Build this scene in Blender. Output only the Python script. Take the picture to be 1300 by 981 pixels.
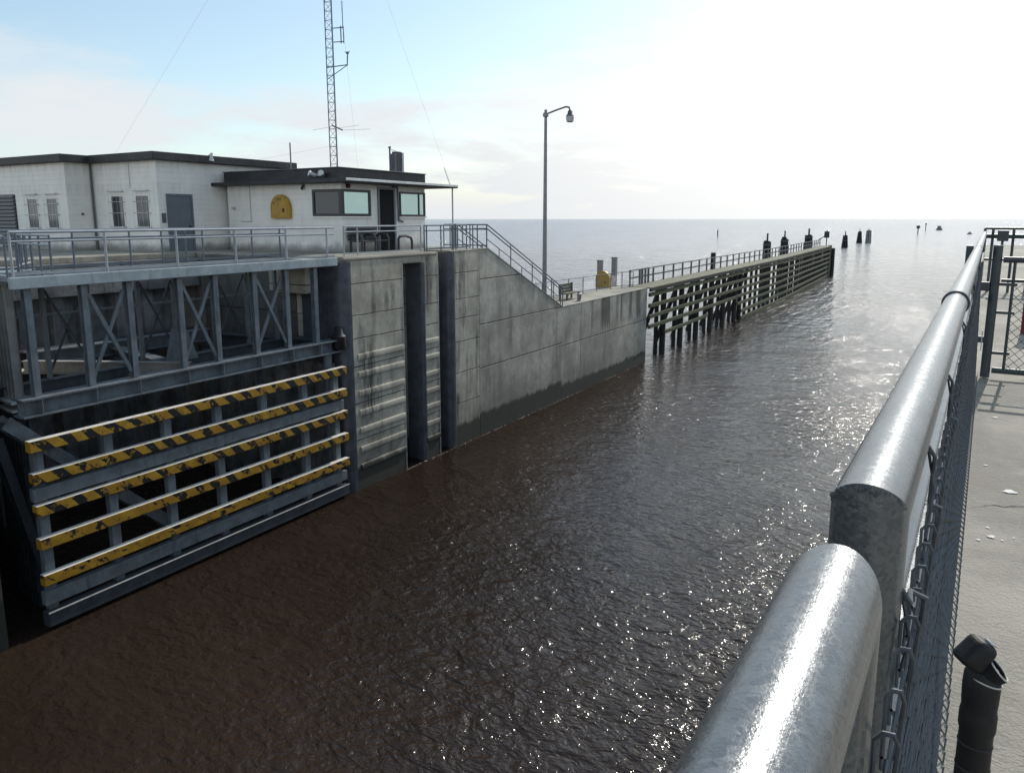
import bpy, math, random
from mathutils import Vector, Matrix
R = math.radians
random.seed(7)
S = bpy.context.scene
for o in list(bpy.data.objects): bpy.data.objects.remove(o)
COL = S.collection
H = 9.4
DECK = 8.15          # lock deck level above the water
LAND = 4.93          # lower landing level

# ------------------------------------------------------------------ camera
cam = bpy.data.objects.new('camera', bpy.data.cameras.new('camera')); COL.objects.link(cam)
cam.location = (0, 0, H)
cam.rotation_euler = (R(90 - 9.897), 0, R(30.324))
cam.data.sensor_width = 36; cam.data.lens = 960 / 1300 * 36
cam.data.shift_y = -45.0 / 1300
cam.data.clip_start = 0.02; cam.data.clip_end = 60000
S.camera = cam

# ------------------------------------------------------------------ sun, sky
SUN_AZ, SUN_EL = R(5.0), R(37.5)         # azimuth measured clockwise from +Y
sd = Vector((math.sin(SUN_AZ) * math.cos(SUN_EL), math.cos(SUN_AZ) * math.cos(SUN_EL), math.sin(SUN_EL)))
sun = bpy.data.objects.new('sun', bpy.data.lights.new('sun', 'SUN')); COL.objects.link(sun)
sun.data.energy = 2.7; sun.data.angle = R(0.55); sun.data.color = (1.0, 0.95, 0.88)
sun.rotation_euler = sd.to_track_quat('Z', 'Y').to_euler()
S.view_settings.view_transform = 'Standard'; S.view_settings.look = 'None'
S.view_settings.exposure = 0.35; S.view_settings.gamma = 1.0
S.cycles.use_denoising = True
S.cycles.max_bounces = 6; S.cycles.diffuse_bounces = 3; S.cycles.glossy_bounces = 3
S.cycles.sample_clamp_indirect = 6; S.cycles.sample_clamp_direct = 0
S.cycles.caustics_reflective = False; S.cycles.caustics_refractive = False


class NT:
    """small helper for node trees"""
    def __init__(s, tree):
        s.t = tree; tree.nodes.clear()
    def n(s, typ, ins=None, **props):
        nd = s.t.nodes.new(typ)
        for k, v in props.items(): setattr(nd, k, v)
        for k, v in (ins or {}).items():
            if isinstance(v, bpy.types.NodeSocket): s.t.links.new(v, nd.inputs[k])
            else: nd.inputs[k].default_value = v
        return nd
    def m(s, op, a, b=None, c=None, clamp=False):
        ins = {0: a}
        if b is not None: ins[1] = b
        if c is not None: ins[2] = c
        return s.n('ShaderNodeMath', ins, operation=op, use_clamp=clamp).outputs[0]
    def vm(s, op, a, b=None):
        ins = {0: a}
        if b is not None: ins[1] = b
        nd = s.n('ShaderNodeVectorMath', ins, operation=op)
        return nd.outputs['Value'] if op in ('DOT_PRODUCT', 'LENGTH') else nd.outputs[0]
    def ss(s, x, a, b, lo=0.0, hi=1.0):
        return s.n('ShaderNodeMapRange', {0: x, 1: a, 2: b, 3: lo, 4: hi}, interpolation_type='SMOOTHSTEP', clamp=True).outputs[0]
    def mix(s, f, a, b, blend='MIX'):
        nd = s.n('ShaderNodeMix', data_type='RGBA', blend_type=blend, clamp_factor=True)
        for i, v in ((0, f), (6, a), (7, b)):
            if isinstance(v, bpy.types.NodeSocket): s.t.links.new(v, nd.inputs[i])
            else: nd.inputs[i].default_value = (*v, 1) if isinstance(v, tuple) and len(v) == 3 else v
        return nd.outputs[2]
    def noise(s, vec, scale, detail=4, rough=0.55, dist=0.0):
        return s.n('ShaderNodeTexNoise', {'Vector': vec, 'Scale': scale, 'Detail': detail, 'Roughness': rough, 'Distortion': dist}).outputs[0]
    def mapping(s, vec, scale=(1, 1, 1), rot=(0, 0, 0), loc=(0, 0, 0)):
        return s.n('ShaderNodeMapping', {'Vector': vec, 'Location': loc, 'Rotation': rot, 'Scale': scale}).outputs[0]


w = bpy.data.worlds.new('World'); S.world = w; w.use_nodes = True
N = NT(w.node_tree)
sky = N.n('ShaderNodeTexSky', sky_type='NISHITA', sun_disc=False, sun_elevation=SUN_EL, sun_rotation=SUN_AZ,
          altitude=5, air_density=1.0, dust_density=1.0, ozone_density=1.6).outputs[0]
dirv = N.n('ShaderNodeTexCoord').outputs['Generated']
dirn = N.vm('NORMALIZE', dirv)
sep = N.n('ShaderNodeSeparateXYZ', {0: dirn}).outputs
dz = N.m('MAXIMUM', sep[2], 0.0)
glow = N.m('MAXIMUM', N.vm('DOT_PRODUCT', dirn, tuple(sd)), 0.0)
den = N.m('ADD', dz, 0.16)
proj = N.n('ShaderNodeCombineXYZ', {0: N.m('DIVIDE', sep[0], den), 1: N.m('DIVIDE', sep[1], den), 2: 0.0}).outputs[0]
cn = N.noise(N.mapping(proj, (0.55, 0.75, 1), (0, 0, 0.5), (3.1, 1.7, 0)), 1.5, 8, 0.56, 0.35)
cn2 = N.noise(N.mapping(proj, (0.9, 0.5, 1), (0, 0, -0.4), (8, 4, 0)), 2.2, 6, 0.6, 0.6)
# cloud cover: thicker low down and towards the sun
back = N.ss(sep[1], 0.1, -0.5, 0.0, 0.16)  # added cloud, unseen behind the camera, to brighten the shaded walls
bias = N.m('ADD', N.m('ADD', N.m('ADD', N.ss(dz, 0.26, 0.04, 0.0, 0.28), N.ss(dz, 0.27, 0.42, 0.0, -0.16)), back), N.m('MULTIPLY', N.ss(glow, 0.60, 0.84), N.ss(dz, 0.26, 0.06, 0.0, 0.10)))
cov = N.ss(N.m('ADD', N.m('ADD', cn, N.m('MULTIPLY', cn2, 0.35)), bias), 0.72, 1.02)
cov = N.m('MAXIMUM', cov, N.ss(dz, 0.09, 0.0))
cbright = N.m('ADD', 5.35, N.m('ADD', N.ss(glow, 0.62, 0.98, 0.0, 2.6), N.ss(sep[1], 0.2, -0.4, 0.0, 4.6)))  # last term: unseen clouds behind the camera, brightened as fill for the walls
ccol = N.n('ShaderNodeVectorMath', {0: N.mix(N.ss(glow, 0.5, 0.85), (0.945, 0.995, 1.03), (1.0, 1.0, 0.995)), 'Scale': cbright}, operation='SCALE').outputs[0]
skyb = N.n('ShaderNodeVectorMath', {0: N.mix(1.0, sky, (1.04, 1.07, 1.0), 'MULTIPLY'), 'Scale': 1.0}, operation='SCALE').outputs[0]
skyb = N.mix(0.20, skyb, (4.2, 5.2, 5.6))
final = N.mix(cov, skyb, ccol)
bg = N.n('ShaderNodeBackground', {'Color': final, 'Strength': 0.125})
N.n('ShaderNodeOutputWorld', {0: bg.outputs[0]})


# ------------------------------------------------------------------ materials
def mat(name):
    m = bpy.data.materials.new(name); m.use_nodes = True
    return m, NT(m.node_tree)


def finish(N, col, rough=0.6, metal=0.0, height=None, bdist=0.01, bstr=1.0, ior=None, **kw):
    ins = {'Base Color': col if isinstance(col, bpy.types.NodeSocket) else (*col, 1), 'Roughness': rough, 'Metallic': metal}
    if ior: ins['IOR'] = ior
    ins.update(kw)
    if height is not None:
        b = N.n('ShaderNodeBump', {'Height': height, 'Distance': bdist, 'Strength': bstr})
        ins['Normal'] = b.outputs[0]
    p = N.n('ShaderNodeBsdfPrincipled', ins)
    N.n('ShaderNodeOutputMaterial', {0: p.outputs[0]})


def simple(name, col, rough=0.5, metal=0.0, var=0.2, scale=6.0, bump=0.004, dirt=None):
    """painted or plain surface with mottling and small scale relief"""
    m, N = mat(name)
    pos = N.n('ShaderNodeNewGeometry').outputs['Position']
    a = N.noise(pos, scale, 6, 0.62); b = N.noise(pos, scale * 7, 4, 0.6)
    lo = tuple(c * (1 - var) for c in col); hi = tuple(min(1, c * (1 + var)) for c in col)
    c = N.mix(N.ss(a, 0.3, 0.7), lo, hi)
    if dirt:
        streak = N.noise(N.mapping(pos, (3, 3, 0.35)), 2.2, 5, 0.65)
        c = N.mix(N.ss(streak, 0.52, 0.74, 0, dirt[1]), c, dirt[0])
    finish(N, c, N.m('ADD', N.m('MULTIPLY', b, 0.18), rough - 0.09), metal, N.m('ADD', a, b), bump)
    return m


def concrete(name, lines=(), vlines=(), band=None, stains=0.0, base=(0.33, 0.325, 0.30), drip_top=None, gap=0.022, cracks=False):
    """board cast concrete, with lift joints, runs of dirt and a dark tide band"""
    m, N = mat(name)
    pos = N.n('ShaderNodeNewGeometry').outputs['Position']
    sp = N.n('ShaderNodeSeparateXYZ', {0: pos}).outputs
    a = N.noise(pos, 0.55, 8, 0.62); b = N.noise(pos, 3.5, 8, 0.65); g = N.noise(pos, 60, 3, 0.6)
    c = N.mix(N.ss(a, 0.34, 0.64), tuple(k * 0.66 for k in base), tuple(k * 1.14 for k in base))
    c = N.mix(N.ss(b, 0.42, 0.72, 0, 0.55), c, tuple(k * 0.62 for k in base))
    c = N.mix(N.ss(b, 0.44, 0.3, 0, 0.35), c, tuple(min(1, k * 1.35) for k in base))
    st = N.noise(N.mapping(pos, (1.9, 1.9, 0.16)), 1.0, 7, 0.68)
    patch = N.noise(N.mapping(pos, (0.6, 0.6, 0.5), (0, 0, 0), (2, 5, 3)), 0.9, 5, 0.6)
    c = N.mix(N.m('MULTIPLY', N.ss(st, 0.46, 0.68), N.ss(patch, 0.40, 0.58, 0, stains)), c, (0.045, 0.045, 0.038))
    if drip_top is not None:
        dr = N.noise(N.mapping(pos, (0.55, 0.55, 0.02), (0, 0, 0), (0, 0.4, 0)), 1.0, 3, 0.55)
        fine = N.noise(N.mapping(pos, (6, 6, 0.25)), 1.0, 5, 0.6)
        lower = N.m('ADD', N.m('SUBTRACT', sp[2], drip_top - 1.9), N.m('MULTIPLY', N.m('SUBTRACT', fine, 0.5), 2.2))
        c = N.mix(N.m('MULTIPLY', N.ss(dr, 0.47, 0.54), N.ss(lower, -0.2, 0.6, 0, 0.8)), c, (0.05, 0.05, 0.043))
    tn = N.noise(pos, 0.9, 7, 0.7, 0.5)
    c = N.mix(N.ss(tn, 0.54, 0.70, 0, 0.35), c, (base[0] * 0.80, base[1] * 0.62, base[2] * 0.45))
    hgt = N.m('ADD', N.m('MULTIPLY', b, 0.6), N.m('MULTIPLY', g, 0.35))
    wob = N.m('MULTIPLY', N.m('SUBTRACT', N.noise(pos, 2.0, 4), 0.5), 0.05)
    if cracks:
        wp = N.n('ShaderNodeVectorMath', {0: pos, 1: N.n('ShaderNodeVectorMath', {0: N.n('ShaderNodeTexNoise', {'Vector': pos, 'Scale': 1.6, 'Detail': 5.0}).outputs[1], 'Scale': 0.9}, operation='SCALE').outputs[0]}, operation='ADD').outputs[0]
        ed = N.n('ShaderNodeTexVoronoi', {'Vector': wp, 'Scale': 0.42}, feature='DISTANCE_TO_EDGE').outputs[0]
        ck = N.m('MULTIPLY', N.ss(ed, 0.006, 0.001), N.ss(N.noise(pos, 0.8, 3), 0.48, 0.6))
        c = N.mix(N.m('MULTIPLY', ck, 0.7), c, (0.06, 0.055, 0.045))
        gr = N.noise(pos, 140, 2, 0.6)
        c = N.mix(N.ss(gr, 0.60, 0.72, 0, 0.5), c, (0.16, 0.15, 0.13)); c = N.mix(N.ss(gr, 0.40, 0.30, 0, 0.4), c, (0.5, 0.48, 0.42))
        sm = N.noise(N.mapping(pos, (1.4, 0.5, 1), (0, 0, 0.7)), 1.5, 7, 0.68, 0.8)
        c = N.mix(N.ss(sm, 0.52, 0.70, 0, 0.55), c, (0.15, 0.14, 0.115))
        hgt = N.m('SUBTRACT', N.m('ADD', hgt, N.m('MULTIPLY', gr, 0.12)), N.m('MULTIPLY', ck, 0.6))
    msk = None
    for axis, vals in ((2, lines), (1, vlines)):
        for v in vals:
            k = N.ss(N.m('ABSOLUTE', N.m('ADD', N.m('SUBTRACT', sp[axis], v), wob)), gap * 1.6, gap * 0.5)
            msk = k if msk is None else N.m('MAXIMUM', msk, k)
    if msk is not None:
        c = N.mix(N.m('MULTIPLY', msk, N.ss(b, 0.25, 0.6, 0.45, 0.9)), c, (0.05, 0.048, 0.042))
        hgt = N.m('SUBTRACT', hgt, N.m('MULTIPLY', msk, 1.2))
    if band is not None:
        e = N.m('ADD', sp[2], N.m('MULTIPLY', N.m('SUBTRACT', N.noise(N.mapping(pos, (1, 1, 0.3)), 1.4, 7, 0.65), 0.5), 0.7))
        c = N.mix(N.ss(e, band + 0.10, band - 0.14, 0, 0.96), c, (0.014, 0.0145, 0.0135))
        c = N.mix(N.ss(e, band + 1.3, band, 0, 0.35), c, (0.07, 0.068, 0.05))
    finish(N, c, 0.82, 0, hgt, 0.02)
    return m


M = {}
M['wall_pillar'] = concrete('concrete_pillar', (7.24, 6.17, 5.37, 4.4, 3.1, 1.8), (), 0.9, 1.0, (0.475, 0.44, 0.36), None, 0.016)
M['wall_stair'] = concrete('concrete_stair_wall', (6.87, 4.92, 3.01), (27.06,), 1.02, 0.45, (0.475, 0.44, 0.37))
M['wall_land'] = concrete('concrete_landing_wall', (2.85,), (37.3,), 0.75, 0.40, (0.475, 0.44, 0.37), 4.93)
M['deck'] = concrete('concrete_deck', (), (), None, 0.25, (0.31, 0.282, 0.23), cracks=True)
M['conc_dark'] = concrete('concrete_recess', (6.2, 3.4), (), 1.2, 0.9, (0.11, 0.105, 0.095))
M['rub'] = concrete('concrete_rubbing_strip', (), (), 0.9, 0.9, (0.45, 0.435, 0.375))
M['steel'] = simple('blue_grey_paint', (0.155, 0.175, 0.19), 0.42, 0.0, 0.22, 3.0, 0.003, ((0.05, 0.045, 0.04), 0.55))
M['armour'] = simple('steel_armour', (0.085, 0.09, 0.105), 0.5, 0.1, 0.3, 2.0, 0.004, ((0.03, 0.03, 0.03), 0.6))
M['steel_dark'] = simple('dark_steel', (0.05, 0.058, 0.068), 0.5, 0.0, 0.3, 3.0, 0.003, ((0.02, 0.018, 0.016), 0.6))
M['rail'] = simple('painted_rail', (0.10, 0.125, 0.155), 0.4, 0.05, 0.12, 5.0, 0.001)
M['rail_light'] = simple('pale_rail', (0.33, 0.355, 0.375), 0.42, 0.1, 0.12, 5.0, 0.001)
M['walk_beam'] = simple('pale_deck_beam', (0.32, 0.37, 0.39), 0.4, 0.1, 0.15, 3.0, 0.002, ((0.10, 0.09, 0.08), 0.4))
M['pile_sheet'] = simple('rusty_sheet_pile', (0.17, 0.165, 0.16), 0.7, 0.0, 0.45, 1.2, 0.01, ((0.03, 0.026, 0.022), 0.8))
M['skin'] = simple('pale_corrugated_steel', (0.34, 0.33, 0.31), 0.55, 0.0, 0.2, 2.0, 0.004, ((0.12, 0.10, 0.08), 0.5))
M['white_steel'] = simple('white_painted_steel', (0.62, 0.62, 0.58), 0.45, 0.0, 0.15, 3.0, 0.003, ((0.25, 0.21, 0.17), 0.4))
M['roof'] = simple('dark_roof_fascia', (0.028, 0.027, 0.027), 0.6, 0.0, 0.35, 2.0, 0.004, ((0.07, 0.065, 0.06), 0.4))
M['roof_lit'] = simple('sunlit_roof_flashing', (0.62, 0.62, 0.60), 0.35, 0.3, 0.12, 3.0, 0.002)  # sunlight on the roof strip painted in as a pale base
M['grey_door'] = simple('grey_door_paint', (0.135, 0.15, 0.175), 0.4, 0.0, 0.08, 2.0, 0.001)
M['frame_dark'] = simple('black_window_frame', (0.018, 0.019, 0.021), 0.4, 0.0, 0.2, 5, 0.001)
M['black'] = simple('black_plastic', (0.004, 0.004, 0.0045), 0.6, 0.0, 0.25, 20, 0.0006)
M['bench_black'] = simple('dark_recycled_plastic', (0.035, 0.034, 0.036), 0.55, 0.0, 0.3, 8, 0.002)
M['yellow'] = simple('yellow_box_paint', (0.40, 0.235, 0.025), 0.45, 0.0, 0.15, 6, 0.001, ((0.22, 0.13, 0.03), 0.4))
M['red'] = simple('red_lens', (0.13, 0.010, 0.012), 0.3, 0.0, 0.1, 10, 0.001)
M['ink'] = simple('dark_lettering', (0.03, 0.022, 0.01), 0.6, 0.0, 0.1, 10, 0.001)
M['light_grey'] = simple('light_grey_metal', (0.42, 0.43, 0.44), 0.4, 0.3, 0.12, 6, 0.001)
M['mast'] = simple('mast_steel', (0.17, 0.20, 0.23), 0.45, 0.4, 0.15, 6, 0.001)
M['lamp_pole'] = simple('weathered_aluminium', (0.25, 0.24, 0.24), 0.5, 0.35, 0.12, 4, 0.001)
M['wire'] = simple('wire', (0.30, 0.32, 0.34), 0.5, 0.5, 0.1, 10, 0.0005)
M['dark_post'] = simple('dark_gate_steel', (0.045, 0.058, 0.062), 0.42, 0.2, 0.25, 8, 0.001)
M['pale_rim'] = simple('pale_rim', (0.55, 0.52, 0.45), 0.4, 0.0, 0.1, 10, 0.0005)
M['dropping'] = simple('white_splat', (0.72, 0.71, 0.66), 0.8, 0.0, 0.1, 20, 0.001)
M['interior'] = simple('unlit_interior', (0.008, 0.008, 0.008), 0.95, 0.0, 0.1, 5, 0.001)
M['bronze'] = simple('brown_louvre', (0.10, 0.105, 0.115), 0.5, 0.0, 0.15, 5, 0.001)


def wood(name, dark, light, moss=None, mossf=0.6):
    m, N = mat(name)
    pos = N.n('ShaderNodeNewGeometry').outputs['Position']
    g = N.noise(N.mapping(pos, (4, 0.25, 4)), 3.0, 6, 0.65); b = N.noise(pos, 1.3, 6, 0.6); f = N.noise(pos, 14, 5, 0.65)
    c = N.mix(N.ss(g, 0.3, 0.7), dark, light)
    if moss: c = N.mix(N.ss(N.m('ADD', b, N.m('MULTIPLY', f, 0.4)), 0.55, 0.82, 0.15, mossf), c, moss)
    finish(N, c, 0.85, 0, N.m('ADD', g, f), 0.02)
    return m


M['waler'] = wood('mossy_timber', (0.038, 0.036, 0.025), (0.095, 0.092, 0.06), (0.085, 0.095, 0.036), 0.85)
M['pile'] = wood('creosote_pile', (0.016, 0.014, 0.013), (0.05, 0.045, 0.042))
M['plank'] = wood('deck_plank', (0.13, 0.12, 0.085), (0.25, 0.23, 0.17), (0.12, 0.12, 0.06), 0.7)
M['rail_wood'] = wood('grey_rail_timber', (0.10, 0.10, 0.10), (0.20, 0.20, 0.19))
M['bench_wood'] = wood('weathered_bench_timber', (0.07, 0.065, 0.05), (0.15, 0.14, 0.11), (0.08, 0.085, 0.05), 0.6)

# painted block wall
m, N = mat('white_block_wall'); M['white'] = m
pos = N.n('ShaderNodeNewGeometry').outputs['Position']
sp = N.n('ShaderNodeSeparateXYZ', {0: pos}).outputs
zz = N.m('FRACT', N.m('DIVIDE', N.m('SUBTRACT', sp[2], DECK), 0.2))
jl = N.ss(N.m('ABSOLUTE', N.m('SUBTRACT', zz, 0.5)), 0.46, 0.5)
a = N.noise(pos, 0.9, 6, 0.6); st = N.noise(N.mapping(pos, (2.4, 2.4, 0.25)), 1.6, 6, 0.65); f = N.noise(pos, 30, 4, 0.6)
c = N.mix(N.ss(a, 0.3, 0.7), (0.76, 0.74, 0.675), (0.86, 0.835, 0.77))
c = N.mix(N.ss(st, 0.54, 0.78, 0, 0.4), c, (0.40, 0.39, 0.35))
low = N.m('ADD', sp[2], N.m('MULTIPLY', N.m('SUBTRACT', N.noise(pos, 1.8, 6, 0.65), 0.5), 0.5))
c = N.mix(N.ss(low, DECK + 0.42, DECK + 0.02, 0, 0.8), c, (0.13, 0.125, 0.11))
rn = N.m('MULTIPLY', N.ss(N.noise(N.mapping(pos, (3.2, 3.2, 0.08)), 1.3, 5, 0.65), 0.47, 0.66), N.m('MAXIMUM', N.ss(sp[2], 10.75, 11.6), N.m('MULTIPLY', N.ss(sp[2], 10.1, 10.7), N.ss(sp[2], 10.80, 10.72))))
c = N.mix(N.m('MULTIPLY', rn, 0.22), c, (0.33, 0.31, 0.26))
c = N.mix(N.m('MULTIPLY', jl, 0.16), c, (0.3, 0.3, 0.29))
finish(N, c, 0.7, 0, N.m('SUBTRACT', N.m('MULTIPLY', f, 0.4), N.m('MULTIPLY', jl, 0.8)), 0.006)

# hazard stripes, chipped
m, N = mat('chipped_hazard_stripes'); M['hazard'] = m
pos = N.n('ShaderNodeNewGeometry').outputs['Position']
sp = N.n('ShaderNodeSeparateXYZ', {0: pos}).outputs
bar = N.m('FLOOR', N.m('DIVIDE', N.m('ADD', sp[2], 0.15), 0.72))
s1 = N.m('FRACT', N.m('DIVIDE', N.m('ADD', N.m('ADD', sp[1], N.m('MULTIPLY', bar, 0.23)), N.m('ADD', N.m('MULTIPLY', sp[2], 0.9), N.m('MULTIPLY', N.noise(N.mapping(pos, (0.01, 1, 0.9)), 0.6, 2), 0.55))), 0.57))
lowz = N.ss(sp[2], 3.0, 1.2, 0.0, 0.10)
stripe = N.m('GREATER_THAN', N.m('ADD', s1, N.m('MULTIPLY', N.m('SUBTRACT', N.noise(pos, 1.1, 4), 0.5), 0.22)), 0.50)
ch = N.noise(pos, 5.5, 7, 0.7); big = N.noise(pos, 0.7, 3, 0.5)
worn = N.ss(N.m('ADD', N.m('ADD', ch, lowz), N.m('MULTIPLY', N.m('SUBTRACT', big, 0.5), 0.5)), 0.54, 0.57)
chip = N.ss(N.noise(pos, 9, 8, 0.8), 0.585, 0.61)
yel = N.mix(N.ss(N.noise(pos, 3, 6), 0.35, 0.7), (0.36, 0.185, 0.016), (0.48, 0.275, 0.028))
blk = N.mix(N.m('MULTIPLY', worn, 0.9), (0.012, 0.011, 0.012), yel)
c = N.mix(stripe, blk, N.mix(chip, yel, (0.03, 0.022, 0.015)))
# sun glare on each fender's upper face, painted in as a pale tone
nz = N.n('ShaderNodeSeparateXYZ', {0: N.n('ShaderNodeNewGeometry').outputs['True Normal']}).outputs[2]
c = N.mix(N.ss(nz, 0.6, 0.8), c, N.mix(N.ss(ch, 0.35, 0.7), (0.74, 0.73, 0.68), (0.55, 0.50, 0.40)))
finish(N, c, 0.5, 0, ch, 0.004)

# galvanised pipe
m, N = mat('galvanised_pipe'); M['galv'] = m
pos = N.n('ShaderNodeNewGeometry').outputs['Position']
vo = N.n('ShaderNodeTexVoronoi', {'Vector': pos, 'Scale': 260.0}).outputs[1]
spg = N.n('ShaderNodeSeparateColor', {0: vo}).outputs[0]
a = N.noise(pos, 14, 6, 0.65); f = N.noise(pos, 500, 3, 0.6); scr = N.noise(N.mapping(pos, (300, 6, 300)), 1.0, 4, 0.6)
c = N.mix(spg, (0.14, 0.148, 0.152), (0.20, 0.208, 0.212))
c = N.mix(N.ss(a, 0.5, 0.75, 0, 0.6), c, (0.13, 0.135, 0.14))
c = N.mix(N.ss(N.noise(pos, 40, 6, 0.7), 0.62, 0.7, 0, 0.5), c, (0.32, 0.32, 0.315))
rg = N.m('ADD', 0.17, N.m('ADD', N.m('MULTIPLY', spg, 0.10), N.m('MULTIPLY', a, 0.14)))
finish(N, c, rg, 0.65, N.m('ADD', f, N.m('MULTIPLY', scr, 0.5)), 0.00025)

# rough weld / dull zinc for fence fabric
M['fabric'] = simple('dull_zinc_wire', (0.09, 0.10, 0.11), 0.5, 0.3, 0.25, 60, 0.0003)
M['weld'] = simple('dark_weld', (0.10, 0.115, 0.12), 0.6, 0.5, 0.4, 60, 0.002)

# window glass
m, N = mat('coated_window_glass'); M['glass'] = m
pos = N.n('ShaderNodeNewGeometry').outputs['Position']
finish(N, (0.42, 0.58, 0.55), 0.03, 0.75, N.noise(pos, 0.8, 2), 0.004)
m, N = mat('clear_dark_glass'); M['glass_dark'] = m
pos = N.n('ShaderNodeNewGeometry').outputs['Position']
finish(N, (0.03, 0.04, 0.045), 0.04, 0.0, N.noise(pos, 0.8, 2), 0.004, ior=1.45)

# water
m, N = mat('muddy_water'); M['water'] = m
pos = N.n('ShaderNodeNewGeometry').outputs['Position']
sp = N.n('ShaderNodeSeparateXYZ', {0: pos}).outputs
dist = N.vm('LENGTH', pos)
wv = N.mapping(pos, (0.75, 1.15, 1), (0, 0, R(-22)))
wv2 = N.mapping(pos, (0.8, 1.2, 1), (0, 0, R(35)), (3, 7, 0))
n0 = N.noise(wv, 0.55, 2, 0.5, 0.3)
n1 = N.noise(wv, 2.0, 3, 0.55, 0.5)
n2 = N.noise(wv2, 4.6, 3, 0.55, 0.4)
n00 = N.noise(wv2, 0.16, 2, 0.5, 0.2)
chop = N.ss(N.noise(N.mapping(pos, (0.10, 0.05, 1), (0, 0, -0.5), (4, 1, 0)), 1.0, 3, 0.6), 0.35, 0.65, 0.55, 1.25)
hgt = N.m('ADD', N.m('ADD', N.m('MULTIPLY', n0, N.ss(dist, 35, 200, 0.15, 0.30)), N.m('MULTIPLY', n00, 0.22)), N.m('MULTIPLY', chop, N.m('ADD', N.m('MULTIPLY', n1, N.ss(dist, 30, 160, 0.115, 0.09)), N.m('MULTIPLY', n2, N.ss(dist, 30, 110, 0.075, 0.02)))))
nf1 = N.noise(N.mapping(pos, (0.85, 0.24, 1), (0, 0, R(14)), (5, 2, 0)), 1.0, 3, 0.6, 0.4)
nf2 = N.noise(N.mapping(pos, (0.36, 0.11, 1), (0, 0, R(-16)), (1, 9, 0)), 1.0, 3, 0.6, 0.4)
hgt = N.m('ADD', hgt, N.m('ADD', N.m('MULTIPLY', nf1, N.ss(dist, 35, 110, 0.0, 0.62)), N.m('MULTIPLY', nf2, N.ss(dist, 60, 260, 0.0, 1.5))))
gust = N.ss(N.noise(N.mapping(pos, (0.03, 0.012, 1), (0, 0, 0.3)), 1.0, 4, 0.6), 0.3, 0.7, 0.75, 1.1)
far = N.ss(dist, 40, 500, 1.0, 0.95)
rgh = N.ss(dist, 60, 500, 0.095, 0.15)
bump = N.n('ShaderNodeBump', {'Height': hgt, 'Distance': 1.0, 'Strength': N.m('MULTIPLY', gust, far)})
mud_sky_tint = N.mix(N.ss(N.noise(pos, 0.09, 5, 0.6), 0.3, 0.7), (0.0185, 0.0118, 0.0080), (0.030, 0.0192, 0.0130))
mud_sky_tint = N.mix(N.ss(dist, 40, 400), mud_sky_tint, (0.022, 0.046, 0.105))  # with distance, blue sky reflection is painted into the base colour
# line of froth against the wall
fr = N.m('MULTIPLY', N.ss(N.m('ABSOLUTE', N.m('ADD', sp[0], 17.40)), 0.10, 0.02), N.m('MULTIPLY', N.ss(sp[1], 20, 24), N.ss(sp[1], 47.5, 46)))
fr = N.m('MULTIPLY', fr, N.m('MULTIPLY', N.ss(N.noise(pos, 5.5, 6, 0.75), 0.48, 0.66), N.ss(N.noise(pos, 0.45, 3, 0.6), 0.40, 0.60, 0.1, 0.9)))
mud_sky_tint = N.mix(fr, mud_sky_tint, (0.6, 0.58, 0.55))
p = N.n('ShaderNodeBsdfPrincipled', {'Base Color': mud_sky_tint, 'Roughness': rgh, 'IOR': 1.333, 'Normal': bump.outputs[0]})
N.n('ShaderNodeOutputMaterial', {0: p.outputs[0]})


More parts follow.
